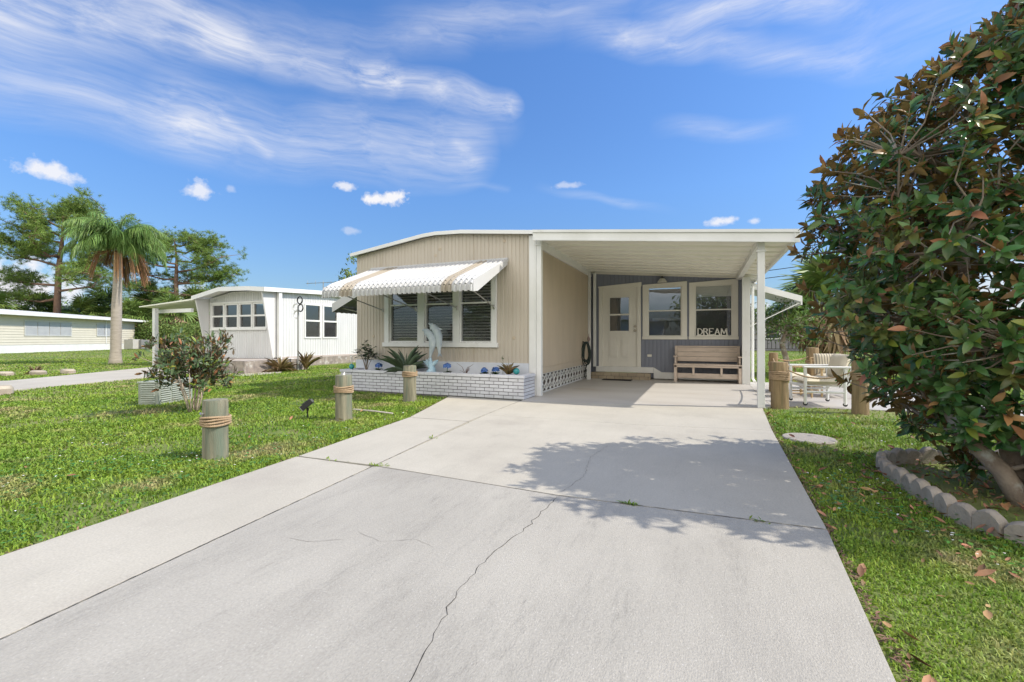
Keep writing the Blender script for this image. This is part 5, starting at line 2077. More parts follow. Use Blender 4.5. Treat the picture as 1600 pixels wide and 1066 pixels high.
for q in TR:
    for (a_, c_) in zip(q[1:-1], q[2:]):
        for k in range(4):
            nodes.append(Vector(a_).lerp(Vector(c_), k / 4))
mb_b = MB()
limbs = []
for k in range(130):
    p, th, fr = clusters[r.randint(len(clusters))]
    tgt = Vector(p) * 1.0
    c = Vector((*axis(tgt.z), tgt.z))
    tgt = tgt.lerp(c, 0.15)
    best = min(nodes, key=lambda nd: (nd - tgt).length + max(0, nd.z - tgt.z + .25) * 2)
    m1 = best.lerp(tgt, .5) + Vector((rnd.gauss(0, .07), rnd.gauss(0, .07), rnd.gauss(.0, .06)))
    L_ = (tgt - best).length
    mb_b.tube([best, best.lerp(m1, .5) + Vector((rnd.gauss(0, .03), rnd.gauss(0, .03), 0)), m1, m1.lerp(tgt, .5) + Vector((0, 0, rnd.gauss(0, .03))), tgt], [.012 + .010 * L_, .010 + .007 * L_, .009 + .004 * L_, .008, .005], 6)
    limbs += [best.lerp(m1, .7), m1, m1.lerp(tgt, .5), tgt]
allp = np.array([tuple(v) for v in limbs + nodes])
P_, D_, U_, S_, M_i = [], [], [], [], []
for (p, th, fr) in clusters:
    dd = allp - p
    dist = np.linalg.norm(dd, axis=1) + np.maximum(0, allp[:, 2] - p[2]) * .8
    q = allp[dist.argmin()]
    mb_b.tube([tuple(q), tuple((q + p) / 2 + r.normal(size=3) * .03), tuple(p)], [.008, .005, .0035], 4, cap=False)
    ax = p - q
    ax = ax / (np.linalg.norm(ax) + 1e-6) + np.array([math.cos(th) * .5, math.sin(th) * .5, .55])
    ax /= np.linalg.norm(ax)
    t1 = np.cross(ax, [0.3, 0.2, .9]); t1 /= np.linalg.norm(t1)
    t2 = np.cross(ax, t1)
    nl = r.randint(9, 15)
    kind_c = r.rand()
    up_f = (p[2] / 4)
    for j in range(nl):
        an = j * 2.4 + r.rand() * .5
        sp = 0.35 + 0.9 * (1 - j / nl) + r.normal() * .12
        out = t1 * math.cos(an) + t2 * math.sin(an)
        dv = ax * math.cos(sp) + out * math.sin(sp)
        dv = dv + np.array([0, 0, -0.10 + r.normal() * .12])
        off = p - ax * 0.10 * (1 - j / nl) + r.normal(size=3) * .008
        P_.append(off)
        D_.append(dv)
        U_.append(ax + out * -.3 + r.normal(size=3) * .35)
        S_.append(.062 + r.rand() ** 1.5 * .058)
        u = r.rand()
        M_i.append(1 if u < 0.045 + .07 * up_f else (2 if u < 0.12 + .16 * up_f and kind_c < .5 else 0))
bv, bf = leaf_np(1, .42, .32, .34, 4)
bv[:, 2] += .02 * np.sin(bv[:, 1] * 14 + np.sign(bv[:, 0])) * (np.abs(bv[:, 0]) > .02)
off = np.array([1.9, 4.15, -0.03])
scatter_leaves('crown', bv, bf, np.array(P_) - off, D_, U_, S_, [MAG, MAG_DRY, MAG_NEW], parent=mag, mi=np.array(M_i))
mb_b.build('branches', BARK, mag, smooth='all')

# ================================================================ young magnolia on the lawn
yt = thing('young_tree', 'young multi-stemmed tree with pale stems behind the nearest piling', 'tree', (-7.02, 4.33, -0.03))
r = np.random.RandomState(41)
mb = MB()
tips = []
stems = []
for k in range(11):
    a = r.rand() * 6.28
    sp = .10 + r.rand() * .20
    top = np.array([math.cos(a) * sp, math.sin(a) * sp, .36 + r.rand() * .30])
    base = np.array([math.cos(a) * .05, math.sin(a) * .05, -.03])
    mb.tube([base, base * .6 + top * .35 + r.normal(size=3) * .012, top], [.012, .009, .006], 6)
    for j in range(6):
        a2 = a + r.normal() * .9
        l = .12 + r.rand() * .33
        tip = top + np.array([math.cos(a2) * l * 1.08, math.sin(a2) * l, r.rand() * .66 - .10])
        mb.tube([top, (top + tip) / 2 + r.normal(size=3) * .03, tip], [.007, .005, .003], 5)
        tip[0] *= .72 if tip[0] < 0 else 1.05
        tips.append((tip, tip - top))
        tips.append(((top + tip) / 2, tip - top))
        tips.append((top * .3 + tip * .7 + r.normal(size=3) * .07, tip - top))
mb.build('stems', mat('pale_stem', (0.52, 0.42, 0.33), (0.40, 0.32, 0.25), scale=10, rough=0.9), yt, smooth='all', local=True)
P_, D_, U_, S_, M_i = [], [], [], [], []
for tip, ax in tips:
    ax = ax / np.linalg.norm(ax) + np.array([0, 0, .5])
    for j in range(13):
        v = r.normal(size=3) * .8 + ax * .6 + np.array([0, 0, .3])
        P_.append(tip + r.normal(size=3) * .035)
        D_.append(v)
        U_.append(ax + r.normal(size=3) * .4)
        S_.append(.065 + r.rand() * .045)
        M_i.append(1 if r.rand() < .09 else (2 if r.rand() < .12 else 0))
YTL = mat('young_leaf', (0.065, 0.115, 0.05), (0.10, 0.15, 0.06), scale=5, rough=.4, island=.4, back=(.19, .14, .09), trans=.2)
bv, bf = leaf_np(1, .34, .25, .2, 3)
scatter_leaves('crown', bv, bf, P_, D_, U_, S_, [YTL, MAG_DRY, MAG_NEW], parent=yt, mi=np.array(M_i))

# ================================================================ palms, pines and the tree belt
PBARK = mat('palm_bark', (0.42, 0.37, 0.31), (0.33, 0.29, 0.24), scale=4, rough=0.9, bump=0.5, bscale=12, stretch=(1, 1, 6), c3=(0.26, 0.23, 0.2), s3=3)
PALM = mat('palm_leaf', (0.13, 0.24, 0.06), (0.19, 0.29, 0.075), scale=0.8, rough=0.45, island=0.4, trans=0.2)
PALM_DEAD = mat('dead_palm_leaf', (0.33, 0.19, 0.09), (0.25, 0.13, 0.06), scale=2, rough=0.8, island=0.4, trans=0.1)
FANP = mat('fan_palm_leaf', (0.12, 0.20, 0.045), (0.19, 0.26, 0.065), scale=1.2, rough=0.4, island=0.4, trans=0.15)
TAN = mat('tan_dead_frond', (0.36, 0.26, 0.15), (0.28, 0.20, 0.12), scale=2, rough=0.85, island=0.4)

qp = thing('feather_palm', 'tall feathery palm with smooth pale trunk and brown hanging fronds on the far lawn', 'palm', (-23.7, 11.35, -0.03))
mb = MB()
mb.tube([(0, 0, -.1), (0.0, 0, .15), (0.02, 0, .5), (.05, 0, 1.4), (.09, 0, 2.5), (.14, 0, 3.2), (.19, 0, 4.3), (.22, 0, 5.4)], [.27, .23, .195, .195, .185, .165, .15, .12], 16)
mb.build('trunk', PBARK, qp, smooth='all', local=True)
r = np.random.RandomState(51)
base = np.array([.22, 0, 5.25])
P1, D1, U1, S1, P2, D2, U2, S2 = [], [], [], [], [], [], [], []
mb = MB()
mb2 = MB()
for k in range(36):
    az_ = k * 2.399 + r.normal() * .15
    dead = k in (1, 4)
    el0 = (-.2 if dead else 0.25) + (k / 36) * 1.3
    L_ = (1.4 if dead else 1.95) + r.rand() * .55
    pts = [base.copy()]
    el = el0
    q = base.copy()
    ns = 14
    for i in range(ns):
        q = q + np.array([math.cos(az_) * math.cos(el), math.sin(az_) * math.cos(el), math.sin(el)]) * L_ / ns
        el -= (0.10 + .05 * i / ns * 2) * (1.08 if not dead else 1.0)
        el = max(el, -1.5)
        pts.append(q.copy())
    (mb2 if dead else mb).tube(pts, [.035 - .03 * i / ns for i in range(ns + 1)], 5)
    for i in range(2, ns + 1):
        t0 = pts[i] - pts[i - 1]
        t0 /= np.linalg.norm(t0)
        sd = np.cross(t0, [0, 0, 1]); sd /= np.linalg.norm(sd) + 1e-6
        for j in range(8):
            pp_ = pts[i - 1] + (pts[i] - pts[i - 1]) * (j / 8)
            for s in (-1, 1):
                v = sd * s * (.9 + r.normal() * .35) + t0 * .6 + np.array([0, 0, -.1 - r.rand() * 1.0 + r.normal() * .2])
                ll = .48 * (math.sin(math.pi * min(1, i / ns * .85 + .12))) + .1
                (P2 if dead else P1).append(pp_)
                (D2 if dead else D1).append(v)
                (U2 if dead else U1).append(np.array([0, 0, 1.]) + sd * s * .5)
                (S2 if dead else S1).append(ll * (.8 + r.rand() * .4))
bvp, bfp = leaf_np(1, .042, .2, .55, 4)
mb.build('frond_ribs', PALM, qp, local=True)
mb2.build('dead_frond_ribs', PALM_DEAD, qp, local=True)
scatter_leaves('crown', bvp, bfp, P1, D1, U1, S1, PALM, parent=qp)
scatter_leaves('dead_fronds', bvp, bfp, P2, D2, U2, S2, PALM_DEAD, parent=qp)
mb = MB()
for k in range(9):
    a = r.rand() * 6.28
    x, y = .22 + math.cos(a) * .25, math.sin(a) * .25
    for j in range(22):
        ox, oy = r.normal() * .07, r.normal() * .07
        mb.tube([(x, y, 4.95), (x + ox + math.cos(a) * .5, y + oy + math.sin(a) * .5, 4.85 - r.rand() * .2), (x + ox * 1.4 + math.cos(a) * .75, y + oy + math.sin(a) * .75, 4.1 - r.rand() * .7)], .009, 4)
mb.build('hanging_stalks', PALM_DEAD, qp, local=True)


def fan_leaf(nseg=16):
    """a costapalmate fan: radiating narrow blades in one leaf, as quads"""
    vs, fs = [], []
    for k in range(nseg):
        a = (k / (nseg - 1) - .5) * 4.0
        L_ = 1.0 - .25 * abs(k / (nseg - 1) - .5) * 2
        da = .095
        ca, sa_ = math.sin(a), math.cos(a)
        i0 = len(vs)
        vs += [(0, 0, 0), (math.sin(a - da) * .55, math.cos(a - da) * .55, .02 * (k % 2)), (math.sin(a) * L_, math.cos(a) * L_, -.22 - .12 * abs(a) / 2), (math.sin(a + da) * .55, math.cos(a + da) * .55, .02 * ((k + 1) % 2))]
        fs.append((i0, i0 + 1, i0 + 2, i0 + 3))
    return np.array(vs), np.array(fs)


FV, FF = fan_leaf()


def cabbage_palm(label, loc, trunk_h, crown_r, seed, dead=14, live=34, group=None, trunk_r=.2, low=False):
    t = thing('fan_palm', label, 'palm', loc, 0, group)
    r = np.random.RandomState(seed)
    b = MB()
    b.tube([(0, 0, -.1), (0, 0, trunk_h * .5), (r.normal() * .1, r.normal() * .1, trunk_h)], [trunk_r * 1.15, trunk_r, trunk_r * .9], 10)
    b.build('trunk', mat('cabbage_palm_trunk', (0.25, 0.165, 0.11), (0.16, 0.105, 0.075), scale=4, rough=0.95, bump=0.9, bscale=14), t, smooth='all', local=True)
    for nm, cnt, m, e0, e1 in (('crown', live, FANP, -.25, 1.45), ('dead_fronds', dead, TAN, -1.35, -.45)):
        if not cnt:
            continue
        a = r.rand(cnt) * 6.28
        e = e0 + (e1 - e0) * r.rand(cnt)
        d_ = np.column_stack([np.cos(a) * np.cos(e), np.sin(a) * np.cos(e), np.sin(e)])
        st = crown_r * (.45 + .15 * r.rand(cnt))[:, None]
        p0 = np.array([0, 0, trunk_h]) + d_ * st
        s = crown_r * (.55 + .2 * r.rand(cnt))
        u = np.column_stack([-np.cos(a) * np.sin(e), -np.sin(a) * np.sin(e), np.cos(e)]) + r.normal(size=(cnt, 3)) * .3
        dd = d_ + np.array([0, 0, -.25])
        scatter_leaves(nm, FV, FF, p0, dd, u, s, m, parent=t)
        b = MB()
        for i in range(cnt):
            b.tube([(0, 0, trunk_h), tuple(p0[i])], .02 * crown_r, 4, cap=False)
        b.build('leaf_stalks', m, t, local=True)
    return t


# right garden
cabbage_palm('short fan palm with a shaggy skirt of dead fronds behind the patio', (3.35, 15.6, -0.03), 2.15, 1.45, 61, dead=36, live=46, trunk_r=.22)
lt = thing('crooked_tree', 'small crooked tree with thin pale trunk and sparse leaves beyond the side awning', 'tree', (2.10, 14.2, -0.03))
b = MB()
b.tube([(0, 0, -.05), (.05, 0, .5), (-.06, 0, .95), (.02, 0, 1.25), (-.14, 0, 1.5)], [.09, .075, .065, .055, .03], 8)
b.build('trunk', BARK, lt, smooth='all', local=True)
b = MB()
r = np.random.RandomState(62)
tp = []
for k in range(26):
    a = r.rand() * 6.28
    l = .35 + r.rand() * .75
    s0_ = np.array([0.0, 0, 1.15 + r.rand() * .35])
    e_ = s0_ + np.array([math.cos(a) * l, math.sin(a) * l, r.rand() * .8 - .15])
    b.tube([s0_, (s0_ + e_) / 2 + r.normal(size=3) * .06, e_], [.025, .014, .006], 5)
    tp += [e_, (s0_ + e_) / 2 + r.normal(size=3) * .08, e_ + r.normal(size=3) * .12]
b.build('branches', BARK, lt, smooth='all', local=True)
n = len(tp) * 30
PP_ = np.repeat(np.array(tp), 30, 0) + r.normal(size=(n, 3)) * .12
LIGHTL = mat('light_green_leaf', (0.10, 0.19, 0.04), (0.15, 0.23, 0.06), scale=2, rough=0.5, island=0.45, trans=.25)
bvs, bfs = leaf_np(1, .45, .2, .2, 2)
scatter_leaves('crown', bvs, bfs, PP_, r.normal(size=(n, 3)), r.normal(size=(n, 3)) * .5 + [0, 0, 1], .06 + r.rand(n) * .04, LIGHTL, parent=lt)


NEEDLE = mat('pine_needles', (0.13, 0.21, 0.035), (0.18, 0.26, 0.05), scale=0.5, rough=0.6, island=0.5, trans=0.1)
PINEB = mat('pine_bark', (0.24, 0.145, 0.10), (0.16, 0.10, 0.075), scale=2, rough=0.95, bump=0.9, bscale=10, c3=(0.33, 0.24, 0.19), s3=2)


def pine(label, loc, H_, seed, spread, cl, lean=0.0, tr=.38):
    t = thing('pine_tree', label, 'tree', loc, 0, 'tall pines behind the houses')
    r = np.random.RandomState(seed)
    b = MB()
    tp_ = [(0, 0, -.2), (lean * .1, 0, H_ * .3), (lean * .35, 0, H_ * .55), (lean * .6, .2, H_ * .75), (lean, .1, H_ * .93)]
    b.tube(tp_, [tr, tr * .82, tr * .66, tr * .42, tr * .12], 12)
    b.build('trunk', PINEB, t, smooth='all', local=True)
    b = MB()
    tips = []
    for (hf, a, l, rise) in cl:
        z0 = H_ * (hf - .04)
        for q0, q1 in zip(tp_[:-1], tp_[1:]):
            if q0[2] <= z0 <= q1[2]:
                u = (z0 - q0[2]) / (q1[2] - q0[2])
                s0_ = np.array(q0) * (1 - u) + np.array(q1) * u
        L_ = l * spread
        dirv = np.array([math.cos(a), math.sin(a), 0])
        e_ = s0_ + dirv * L_ + np.array([0, 0, rise * H_ * .13 + .5])
        m1 = s0_ + dirv * L_ * .35 + np.array([0, 0, rise * H_ * .01]) + r.normal(size=3) * .15
        m2 = s0_ + dirv * L_ * .7 + np.array([0, 0, rise * H_ * .06 + .1]) + r.normal(size=3) * .2
        b.tube([s0_, m1, m2, e_], [.15 * tr / .38, .11, .07, .03], 6)
        nsub = 5 + int(L_ * 2.0)
        for k in range(nsub):
            f = .45 + .6 * r.rand()
            c = s0_ + (e_ - s0_) * min(f, 1.0)
            if f <= 1:
                c = m1 + (m2 - m1) * ((f - .35) / .35) if f < .7 else m2 + (e_ - m2) * ((f - .7) / .3)
            side = np.cross(dirv, [0, 0, 1]) * r.normal() * .28 * L_ + np.array([0, 0, abs(r.normal()) * .55 + .1]) + dirv * r.normal() * .3
            tip = c + side
            b.tube([c, (c + tip) / 2 + np.array([0, 0, .05]), tip], [.04, .03, .015], 4, cap=False)
            tips.append(tip)
    b.build('branches', PINEB, t, smooth='all', local=True)
    P_, D_, S_ = [], [], []
    for tip in tips:
        nt = r.randint(13, 21)
        for k in range(nt):
            c = tip + r.normal(size=3) * np.array([.42, .42, .34])
            m_ = 22
            v = r.normal(size=(m_, 3)) * [1, 1, .7] + [0, 0, .45]
            P_.append(np.repeat(c[None], m_, 0) + r.normal(size=(m_, 3)) * .05)
            D_.append(v)
            S_.append(.26 + r.rand(m_) * .16)
    P_, D_, S_ = np.concatenate(P_), np.concatenate(D_), np.concatenate(S_)
    nv = np.array([(-.045, 0, 0), (.045, 0, 0), (.02, 1, 0), (-.02, 1, 0)])
    nf = np.array([(0, 1, 2, 3)])
    scatter_leaves('crown', nv, nf, P_, D_, r.normal(size=(len(P_), 3)), S_, NEEDLE, parent=t)
    return t


# angle 0 = +x.  The picture plane here runs along (.92,.39)
pine('tall flat-topped pine left of the feathery palm', (-66.3, 26.3, -0.03), 16.3, 71, 4.4,
     [(.93, .3, .5, .5), (.93, 2.6, .6, .4), (.9, 1.2, .6, .3), (.86, 3.3, 1.0, 1.0), (.82, .35, 1.1, 1.0), (.80, 4.6, .7, .8), (.76, 3.6, 1.25, .9), (.72, 0.2, 1.3, .9), (.68, 3.4, 1.3, .2), (.62, .8, .9, .9), (.60, 3.7, 1.45, 1.0), (.55, 0.45, 1.2, .7), (.47, 3.5, 1.5, .5), (.43, .25, 1.3, .6), (.38, 3.7, 1.2, -.2), (.66, 5.2, .8, .5), (.5, 1.8, .8, .6), (.82, 1.9, .7, .6)], lean=1.2)
pine('broad pine rising behind the white house', (-60.3, 35.3, -0.03), 14.7, 72, 3.9,
     [(.92, .3, .5, .3), (.90, 3.0, .6, .3), (.86, 1.2, .7, .3), (.82, 3.4, 1.2, .9), (.78, .4, 1.3, .9), (.72, 3.7, 1.5, .8), (.68, .2, 1.7, .6), (.62, 3.4, 1.6, .3), (.58, .5, 1.7, .3), (.5, 3.6, 1.5, -.1), (.48, .35, 1.5, -.2), (.75, 5, .8, .6), (.6, 2.0, .8, .5), (.4, 3.2, 1.4, .5)], lean=-.8, tr=.34)

# belt of fan palms and broadleaf trees
r = np.random.RandomState(81)
BUSHL = mat('mixed_leaf', (0.12, 0.19, 0.045), (0.18, 0.25, 0.06), scale=0.5, rough=0.6, island=0.5, trans=0.15, c3=(0.28, 0.21, 0.10), s3=.6, lo3=.58, hi3=.75)


def bush_tree(name, label, loc, R_, H_, seed, m, leaf=.22, n_cl=60, per=55, trunk=1.0, group=None):
    t = thing(name, label, 'tree', loc, 0, group)
    r = np.random.RandomState(seed)
    b = MB()
    b.tube([(0, 0, -.1), (.1, 0, H_ * .3), (0, .1, H_ * .7)], [.16 * trunk, .12 * trunk, .06 * trunk], 8)
    P_ = []
    for k in range(n_cl):
        u = r.normal(size=3)
        u /= np.linalg.norm(u)
        c = np.array([0, 0, H_ * .52]) + u * np.array([R_, R_, H_ * .45]) * (.45 + .55 * r.rand() ** .5)
        c[2] = max(c[2], .3)
        if k % 3 == 0:
            b.tube([(0, .05, H_ * .3), tuple(c * .5 + np.array([0, 0, H_ * .15])), tuple(c)], [.06 * trunk, .04 * trunk, .015], 5)
        P_.append(c + r.normal(size=(per, 3)) * R_ * .15)
    b.build('trunk', PINEB, t, smooth='all', local=True)
    P_ = np.concatenate(P_)
    n = len(P_)
    scatter_leaves('crown', bvs, bfs, P_, r.normal(size=(n, 3)), r.normal(size=(n, 3)) * .6 + [0, 0, 1], leaf * (.7 + .6 * r.rand(n)), m, parent=t)
    return t


fp = cabbage_palm('fan palm in the belt behind the cream house, leftmost one', (-62.0, 16.0, -0.03), 4.2, 2.4, 82, dead=26, live=36, group='fan palms in the tree belt')
proto_bush = bush_tree('leafy_tree', 'bushy green tree at the left picture edge behind the cream house', (-70.0, 17.5, -0.03), 3.0, 5.2, 83, BUSHL, leaf=.34, n_cl=80, group='broadleaf trees in the belt')
CALCF = [(-.389, .921), (.921, .389)]


def at_px(px_, dep):
    q = (px_ - 800) / 700
    return (CALCF[0][0] * dep + CALCF[1][0] * q * dep, CALCF[0][1] * dep + CALCF[1][1] * q * dep, -0.03)


fp.location = Vector((-68.2, 21.4, -0.03))
spots = [(60, 52, 1.0, 1.0, 'just right of the tall pine trunk'), (128, 53, 2.0, .95, 'peeking out left of the feathery palm trunk'), (168, 56, 4.1, 1.15, 'right behind the feathery palm trunk'), (205, 50, .6, .85, 'above the end of the cream house'),
         (232, 58, 5.0, 1.1, 'left of the white carport post'), (268, 52, 3.3, .95, 'seen under the white carport roof'), (300, 60, 2.3, 1.2, 'touching the corner of the white house'), (335, 56, 2.9, 1.15, 'just above the white house roof corner')]
for px_, dep, rz, s, lb in spots:
    copy_thing(fp, 'fan palm in the distant belt ' + lb, at_px(px_, dep), rz, s)
spots = [(30, 56, 1.0, 1.05, 'left of the tall pine trunk'), (100, 57, 2.0, 1.15, 'directly behind the tall pine trunk'), (150, 60, 3.3, 1.1, 'between the tall pine and the feathery palm'), (190, 62, .3, 1.25, 'right of the feathery palm trunk'),
         (222, 54, 4.0, .85, 'standing low beside the end of the cream house'), (250, 63, 5.0, 1.2, 'behind the white carport post'), (285, 57, 1.9, 1.05, 'filling the gap under the white carport roof'), (318, 64, 2.7, 1.3, 'hidden mostly by the white house')]
for px_, dep, rz, s, lb in spots:
    copy_thing(proto_bush, 'bushy green tree ' + lb, at_px(px_, dep), rz, (s, s, s * .95))
for px_, dep, rz, s, lb in [(12, 44, 1.1, .62, 'low at the left edge of the picture behind the cream home roof'), (70, 47, 2.3, .66, 'low beside the foot of the tall pine'), (135, 49, 3.1, .62, 'low behind the middle of the cream home roof'),
                            (212, 50, 4.4, .55, 'low and brownish beside the condenser units'), (240, 49, 5.2, .6, 'low beside the white carport post'), (275, 50, .4, .58, 'low under the white carport roof'), (305, 48, 1.9, .55, 'low at the left fin of the white home')]:
    copy_thing(proto_bush, 'bushy green growth ' + lb, at_px(px_, dep), rz, (s * 1.1, s * 1.1, s))
# far right
copy_thing(proto_bush, 'dark bushy tree beyond the right lawn, left of the crooked tree', at_px(1196, 50), 1.2, (1.15, 1.15, .95))
copy_thing(proto_bush, 'dark bushy tree beyond the right lawn behind the crooked tree', at_px(1235, 56), 2.2, (1.1, 1.1, .9))
copy_thing(proto_bush, 'dark bushy tree beyond the right lawn behind the short fan palm', at_px(1290, 52), 4.2, (1.2, 1.2, .85))
copy_thing(proto_bush, 'bushy tree glimpsed through the left side of the magnolia crown', at_px(1370, 48), 5.2, (1.2, 1.2, .8))
copy_thing(proto_bush, 'bushy tree hidden behind the middle of the magnolia crown', at_px(1480, 46), .2, (1.2, 1.2, .8))
copy_thing(fp, 'slender palm top peeking over the awning left of the beige home', at_px(540, 42), .8, (.55, .55, .93))
bush_tree('leafy_tree', 'leafy treetop peeking out at the upper left corner of the beige home', at_px(556, 30), 1.0, 6.9, 85, BUSHL, leaf=.2, n_cl=46, per=50, group='broadleaf trees in the belt')

# ================================================================ white neighbouring home
NW = mat('neighbour_white_siding', (0.68, 0.68, 0.67), (0.61, 0.61, 0.60), scale=0.8, rough=0.5, bump=0.05, stretch=(3, 3, .5), c3=(0.56, 0.55, 0.51), s3=1.2, lo3=.6, hi3=.85)
nh = thing('white_mobile_home', 'white mobile home with slanted end fins and a row of four front windows', 'mobile home', (-16.7, 12.1, 0))
NF = Wall(0, 12.1, 1, 0, 0, -1)


def nroof(x):
    pts = [(-18.8, 2.66), (-17.15, 2.93), (-15.6, 2.90), (-14.6, 2.84)]
    for (a, za), (b_, zb) in zip(pts[:-1], pts[1:]):
        if x <= b_:
            return za + (zb - za) * (x - a) / (b_ - a)
    return pts[-1][1]


units = [(-18.42, -17.66), (-17.62, -16.84), (-16.80, -16.04), (-16.00, -15.24)]
m = MB()
NF.ribbed(m, -18.58, -14.88, 0.30, nroof, 0.13, [(0.0, 0.0), (0.84, 0.0), (0.88, -0.012), (0.96, -0.012)], holes=[(a + .02, b_ - .02, 1.46, 2.46) for a, b_ in units])
m.build('front_wall', NW, nh)
NS = Wall(-14.84, 0, 0, 1, 1, 0)
sun_ = [(13.46, 14.33), (14.42, 15.28)]
SL = 0.045
m = MB()
NS.ribbed(m, 12.1, 24, 0.34, lambda s: 2.80 + SL * (s - 11.7), 0.13, [(0.0, 0.0), (0.84, 0.0), (0.88, -0.012), (0.96, -0.012)], holes=[(a + .02, b_ - .02, 1.07, 2.50) for a, b_ in sun_])
m.build('side_wall', NW, nh)
m = MB()
m.box(-18.60, -18.55, 12.15, 24, 0, 2.6)
m.box(-18.5, -14.95, 23.9, 23.95, 0, 2.8)
m.box(-18.5, -14.95, 16.5, 16.55, 0, 2.7)
m.box(-18.5, -14.95, 12.2, 16.4, 0.2, 0.25)
m.build('inner_walls', INTERIOR, nh)
m = MB()
m.box(-18.46, -15.20, 12.03, 12.12, 2.46, 2.52)
m.box(-18.46, -15.20, 12.02, 12.12, 1.40, 1.46)
m.build('window_trim', WHITE, nh)
for a, b_ in units:
    sash_window(NF, nh, a, b_, 1.46, 2.46, 1.96, WHITE, depth=-.04, bar=.06, glass=GLASS_DARK, screen=True, face=.03)
for a, b_ in sun_:
    sash_window(NS, nh, a, b_, 1.07, 2.50, 1.80, WHITE, depth=-.04, bar=.065, glass=GLASS_DARK, face=.03)
prof = [(-18.78, 2.70), (-17.15, 2.99), (-15.6, 2.96), (-14.68, 2.89)]
m = MB()
m.prism_y(prof + [(x, z + .04) for x, z in reversed(prof)], 11.54, 24.2)
m.build('roof', ALU, nh)
m = MB()
p2 = [(x, z - .10) for x, z in prof]
m.prism_y(p2 + [(x, z + .16) for x, z in reversed(p2)], 11.50, 11.54)
m.build('fascia', ALU, nh)
m = MB()
m.hexa([(-14.678, 11.50, 2.79), (-14.64, 11.50, 2.79), (-14.64, 24.2, 2.79 + SL * 12.7), (-14.678, 24.2, 2.79 + SL * 12.7)], [(-14.678, 11.50, 2.95), (-14.64, 11.50, 2.95), (-14.64, 24.2, 2.95 + SL * 12.7), (-14.678, 24.2, 2.95 + SL * 12.7)])
m.build('fascia', WHITE, nh)
for x0, x1 in ((-18.66, -18.60), (-14.90, -14.84)):
    m = MB()
    vs = [(x0, 12.095, .35), (x0, 12.02, .35), (x0, 11.56, nroof(x0) + .0), (x0, 12.095, nroof(x0) + .0)]
    vs += [(x1, y, z) for x, y, z in vs]
    m.add(vs, [(0, 1, 2, 3), (7, 6, 5, 4), (1, 0, 4, 5), (2, 1, 5, 6), (3, 2, 6, 7), (0, 3, 7, 4)])
    m.build('fin', NW, nh)
m = MB()
m.box(-14.80, -14.68, 12.16, 12.30, 0.0, 2.82)
m.build('corner_post', WHITE, nh, bevel=.01)
STONE = mat('brown_block', (0.36, 0.31, 0.26), (0.22, 0.19, 0.17), scale=6, rough=.95, bump=.5, c3=(0.48, 0.46, 0.42), s3=5, lo3=.55, hi3=.65)
m = MB()
m.box(-14.83, -14.76, 12.35, 24, -.03, .30)
m.box(-18.5, -14.95, 12.05, 12.12, -.03, .30)
m.build('foundation', STONE, nh)
m = MB()
NS.box(m, 12.35, 24, 0.0, 0.03, .30, .36)
m.build('base_trim', mat('pinkish_trim', (.52, .45, .40), rough=.6), nh)
# its carport
nc = thing('small_carport', 'white flat carport roof on a slim post left of the white home', 'carport', (-19.5, 11.6, 0))
m = MB()
m.hexa([(-21.0, 10.85, 2.33), (-18.70, 11.5, 2.60), (-18.70, 15.5, 2.55), (-21.0, 15.5, 2.28)], [(-21.0, 10.85, 2.37), (-18.70, 11.5, 2.66), (-18.70, 15.5, 2.61), (-21.0, 15.5, 2.32)])
m.build('roof', mat('cream_roof_sheet', (.80, .80, .70), (.75, .75, .66), rough=.4), nc)
m = MB()
m.box(-20.9, -18.7, 11.45, 11.55, 2.12, 2.27)
m.build('beam', WHITE, nc)
m = MB()
m.box(-20.62, -20.46, 11.12, 11.26, -.03, 2.30)
m.build('post', WHITE, nc)

# block planter, gravel, ornaments before it
t = thing('block_planter', 'low grey block planter wall in front of the white home', 'planter', (-14.9, 9.9, 0))
m = MB()
m.box(-16.7, -12.95, 9.5, 9.68, -.03, .37)
m.box(-13.13, -12.95, 9.68, 11.9, -.03, .37)
m.build('block_wall', STONE, t)
m = MB()
m.box(-16.7, -13.13, 9.68, 12.1, -.03, .30)
m.build('planter_soil', mat('pale_sand', (.46, .41, .36), (.36, .31, .27), scale=5, rough=.95, bump=.5), t)
m = MB()
m.prism([(-12.9, 9.4), (-12.2, 9.2), (-12.3, 10.2), (-12.9, 10.9), (-13.0, 11.8), (-12.9, 11.8)], -.03, -.012)
m.prism([(-16.9, 8.9), (-12.2, 8.9), (-12.2, 9.2), (-12.9, 9.42), (-16.9, 9.42)], -.03, -.015)
m.build('gravel', mat('pale_gravel', (.55, .50, .45), (.42, .37, .32), scale=30, rough=.95, bump=.8, bscale=60), kind='structure')
t = thing('bromeliad', 'spiky reddish brown plant at the corner of the white home', 'plant', (-12.75, 10.6, -.03))
blade_plant(t, 60, .4, .62, .06, BROWNP, 14, up=2, name='foliage')
b = MB(); b.tube([(0, 0, -.02), (0, 0, .12)], [.06, .04], 8); b.build('stem', TWIG, t, local=True)
t = thing('spiky_plant', 'upright dark spiky plant at the foot of the ring pole', 'plant', (-12.62, 11.5, -.03))
blade_plant(t, 26, .4, .75, .05, BROWNP, 15, up=9, name='foliage')
b = MB(); b.tube([(0, 0, -.02), (0, 0, .12)], [.05, .04], 8); b.build('stem', TWIG, t, local=True)
t = thing('white_box', 'plain white box on the ground beside the corner post of the white home', 'box', (-13.75, 11.9, -.03))
b = MB(); b.box(-.15, .15, -.12, .12, 0, .36); b.build('box_body', WHITE, t, local=True, bevel=.01)
b = MB(); b.box(-.165, .165, -.135, .135, .361, .385); b.build('lid', WHITE, t, local=True, bevel=.008)
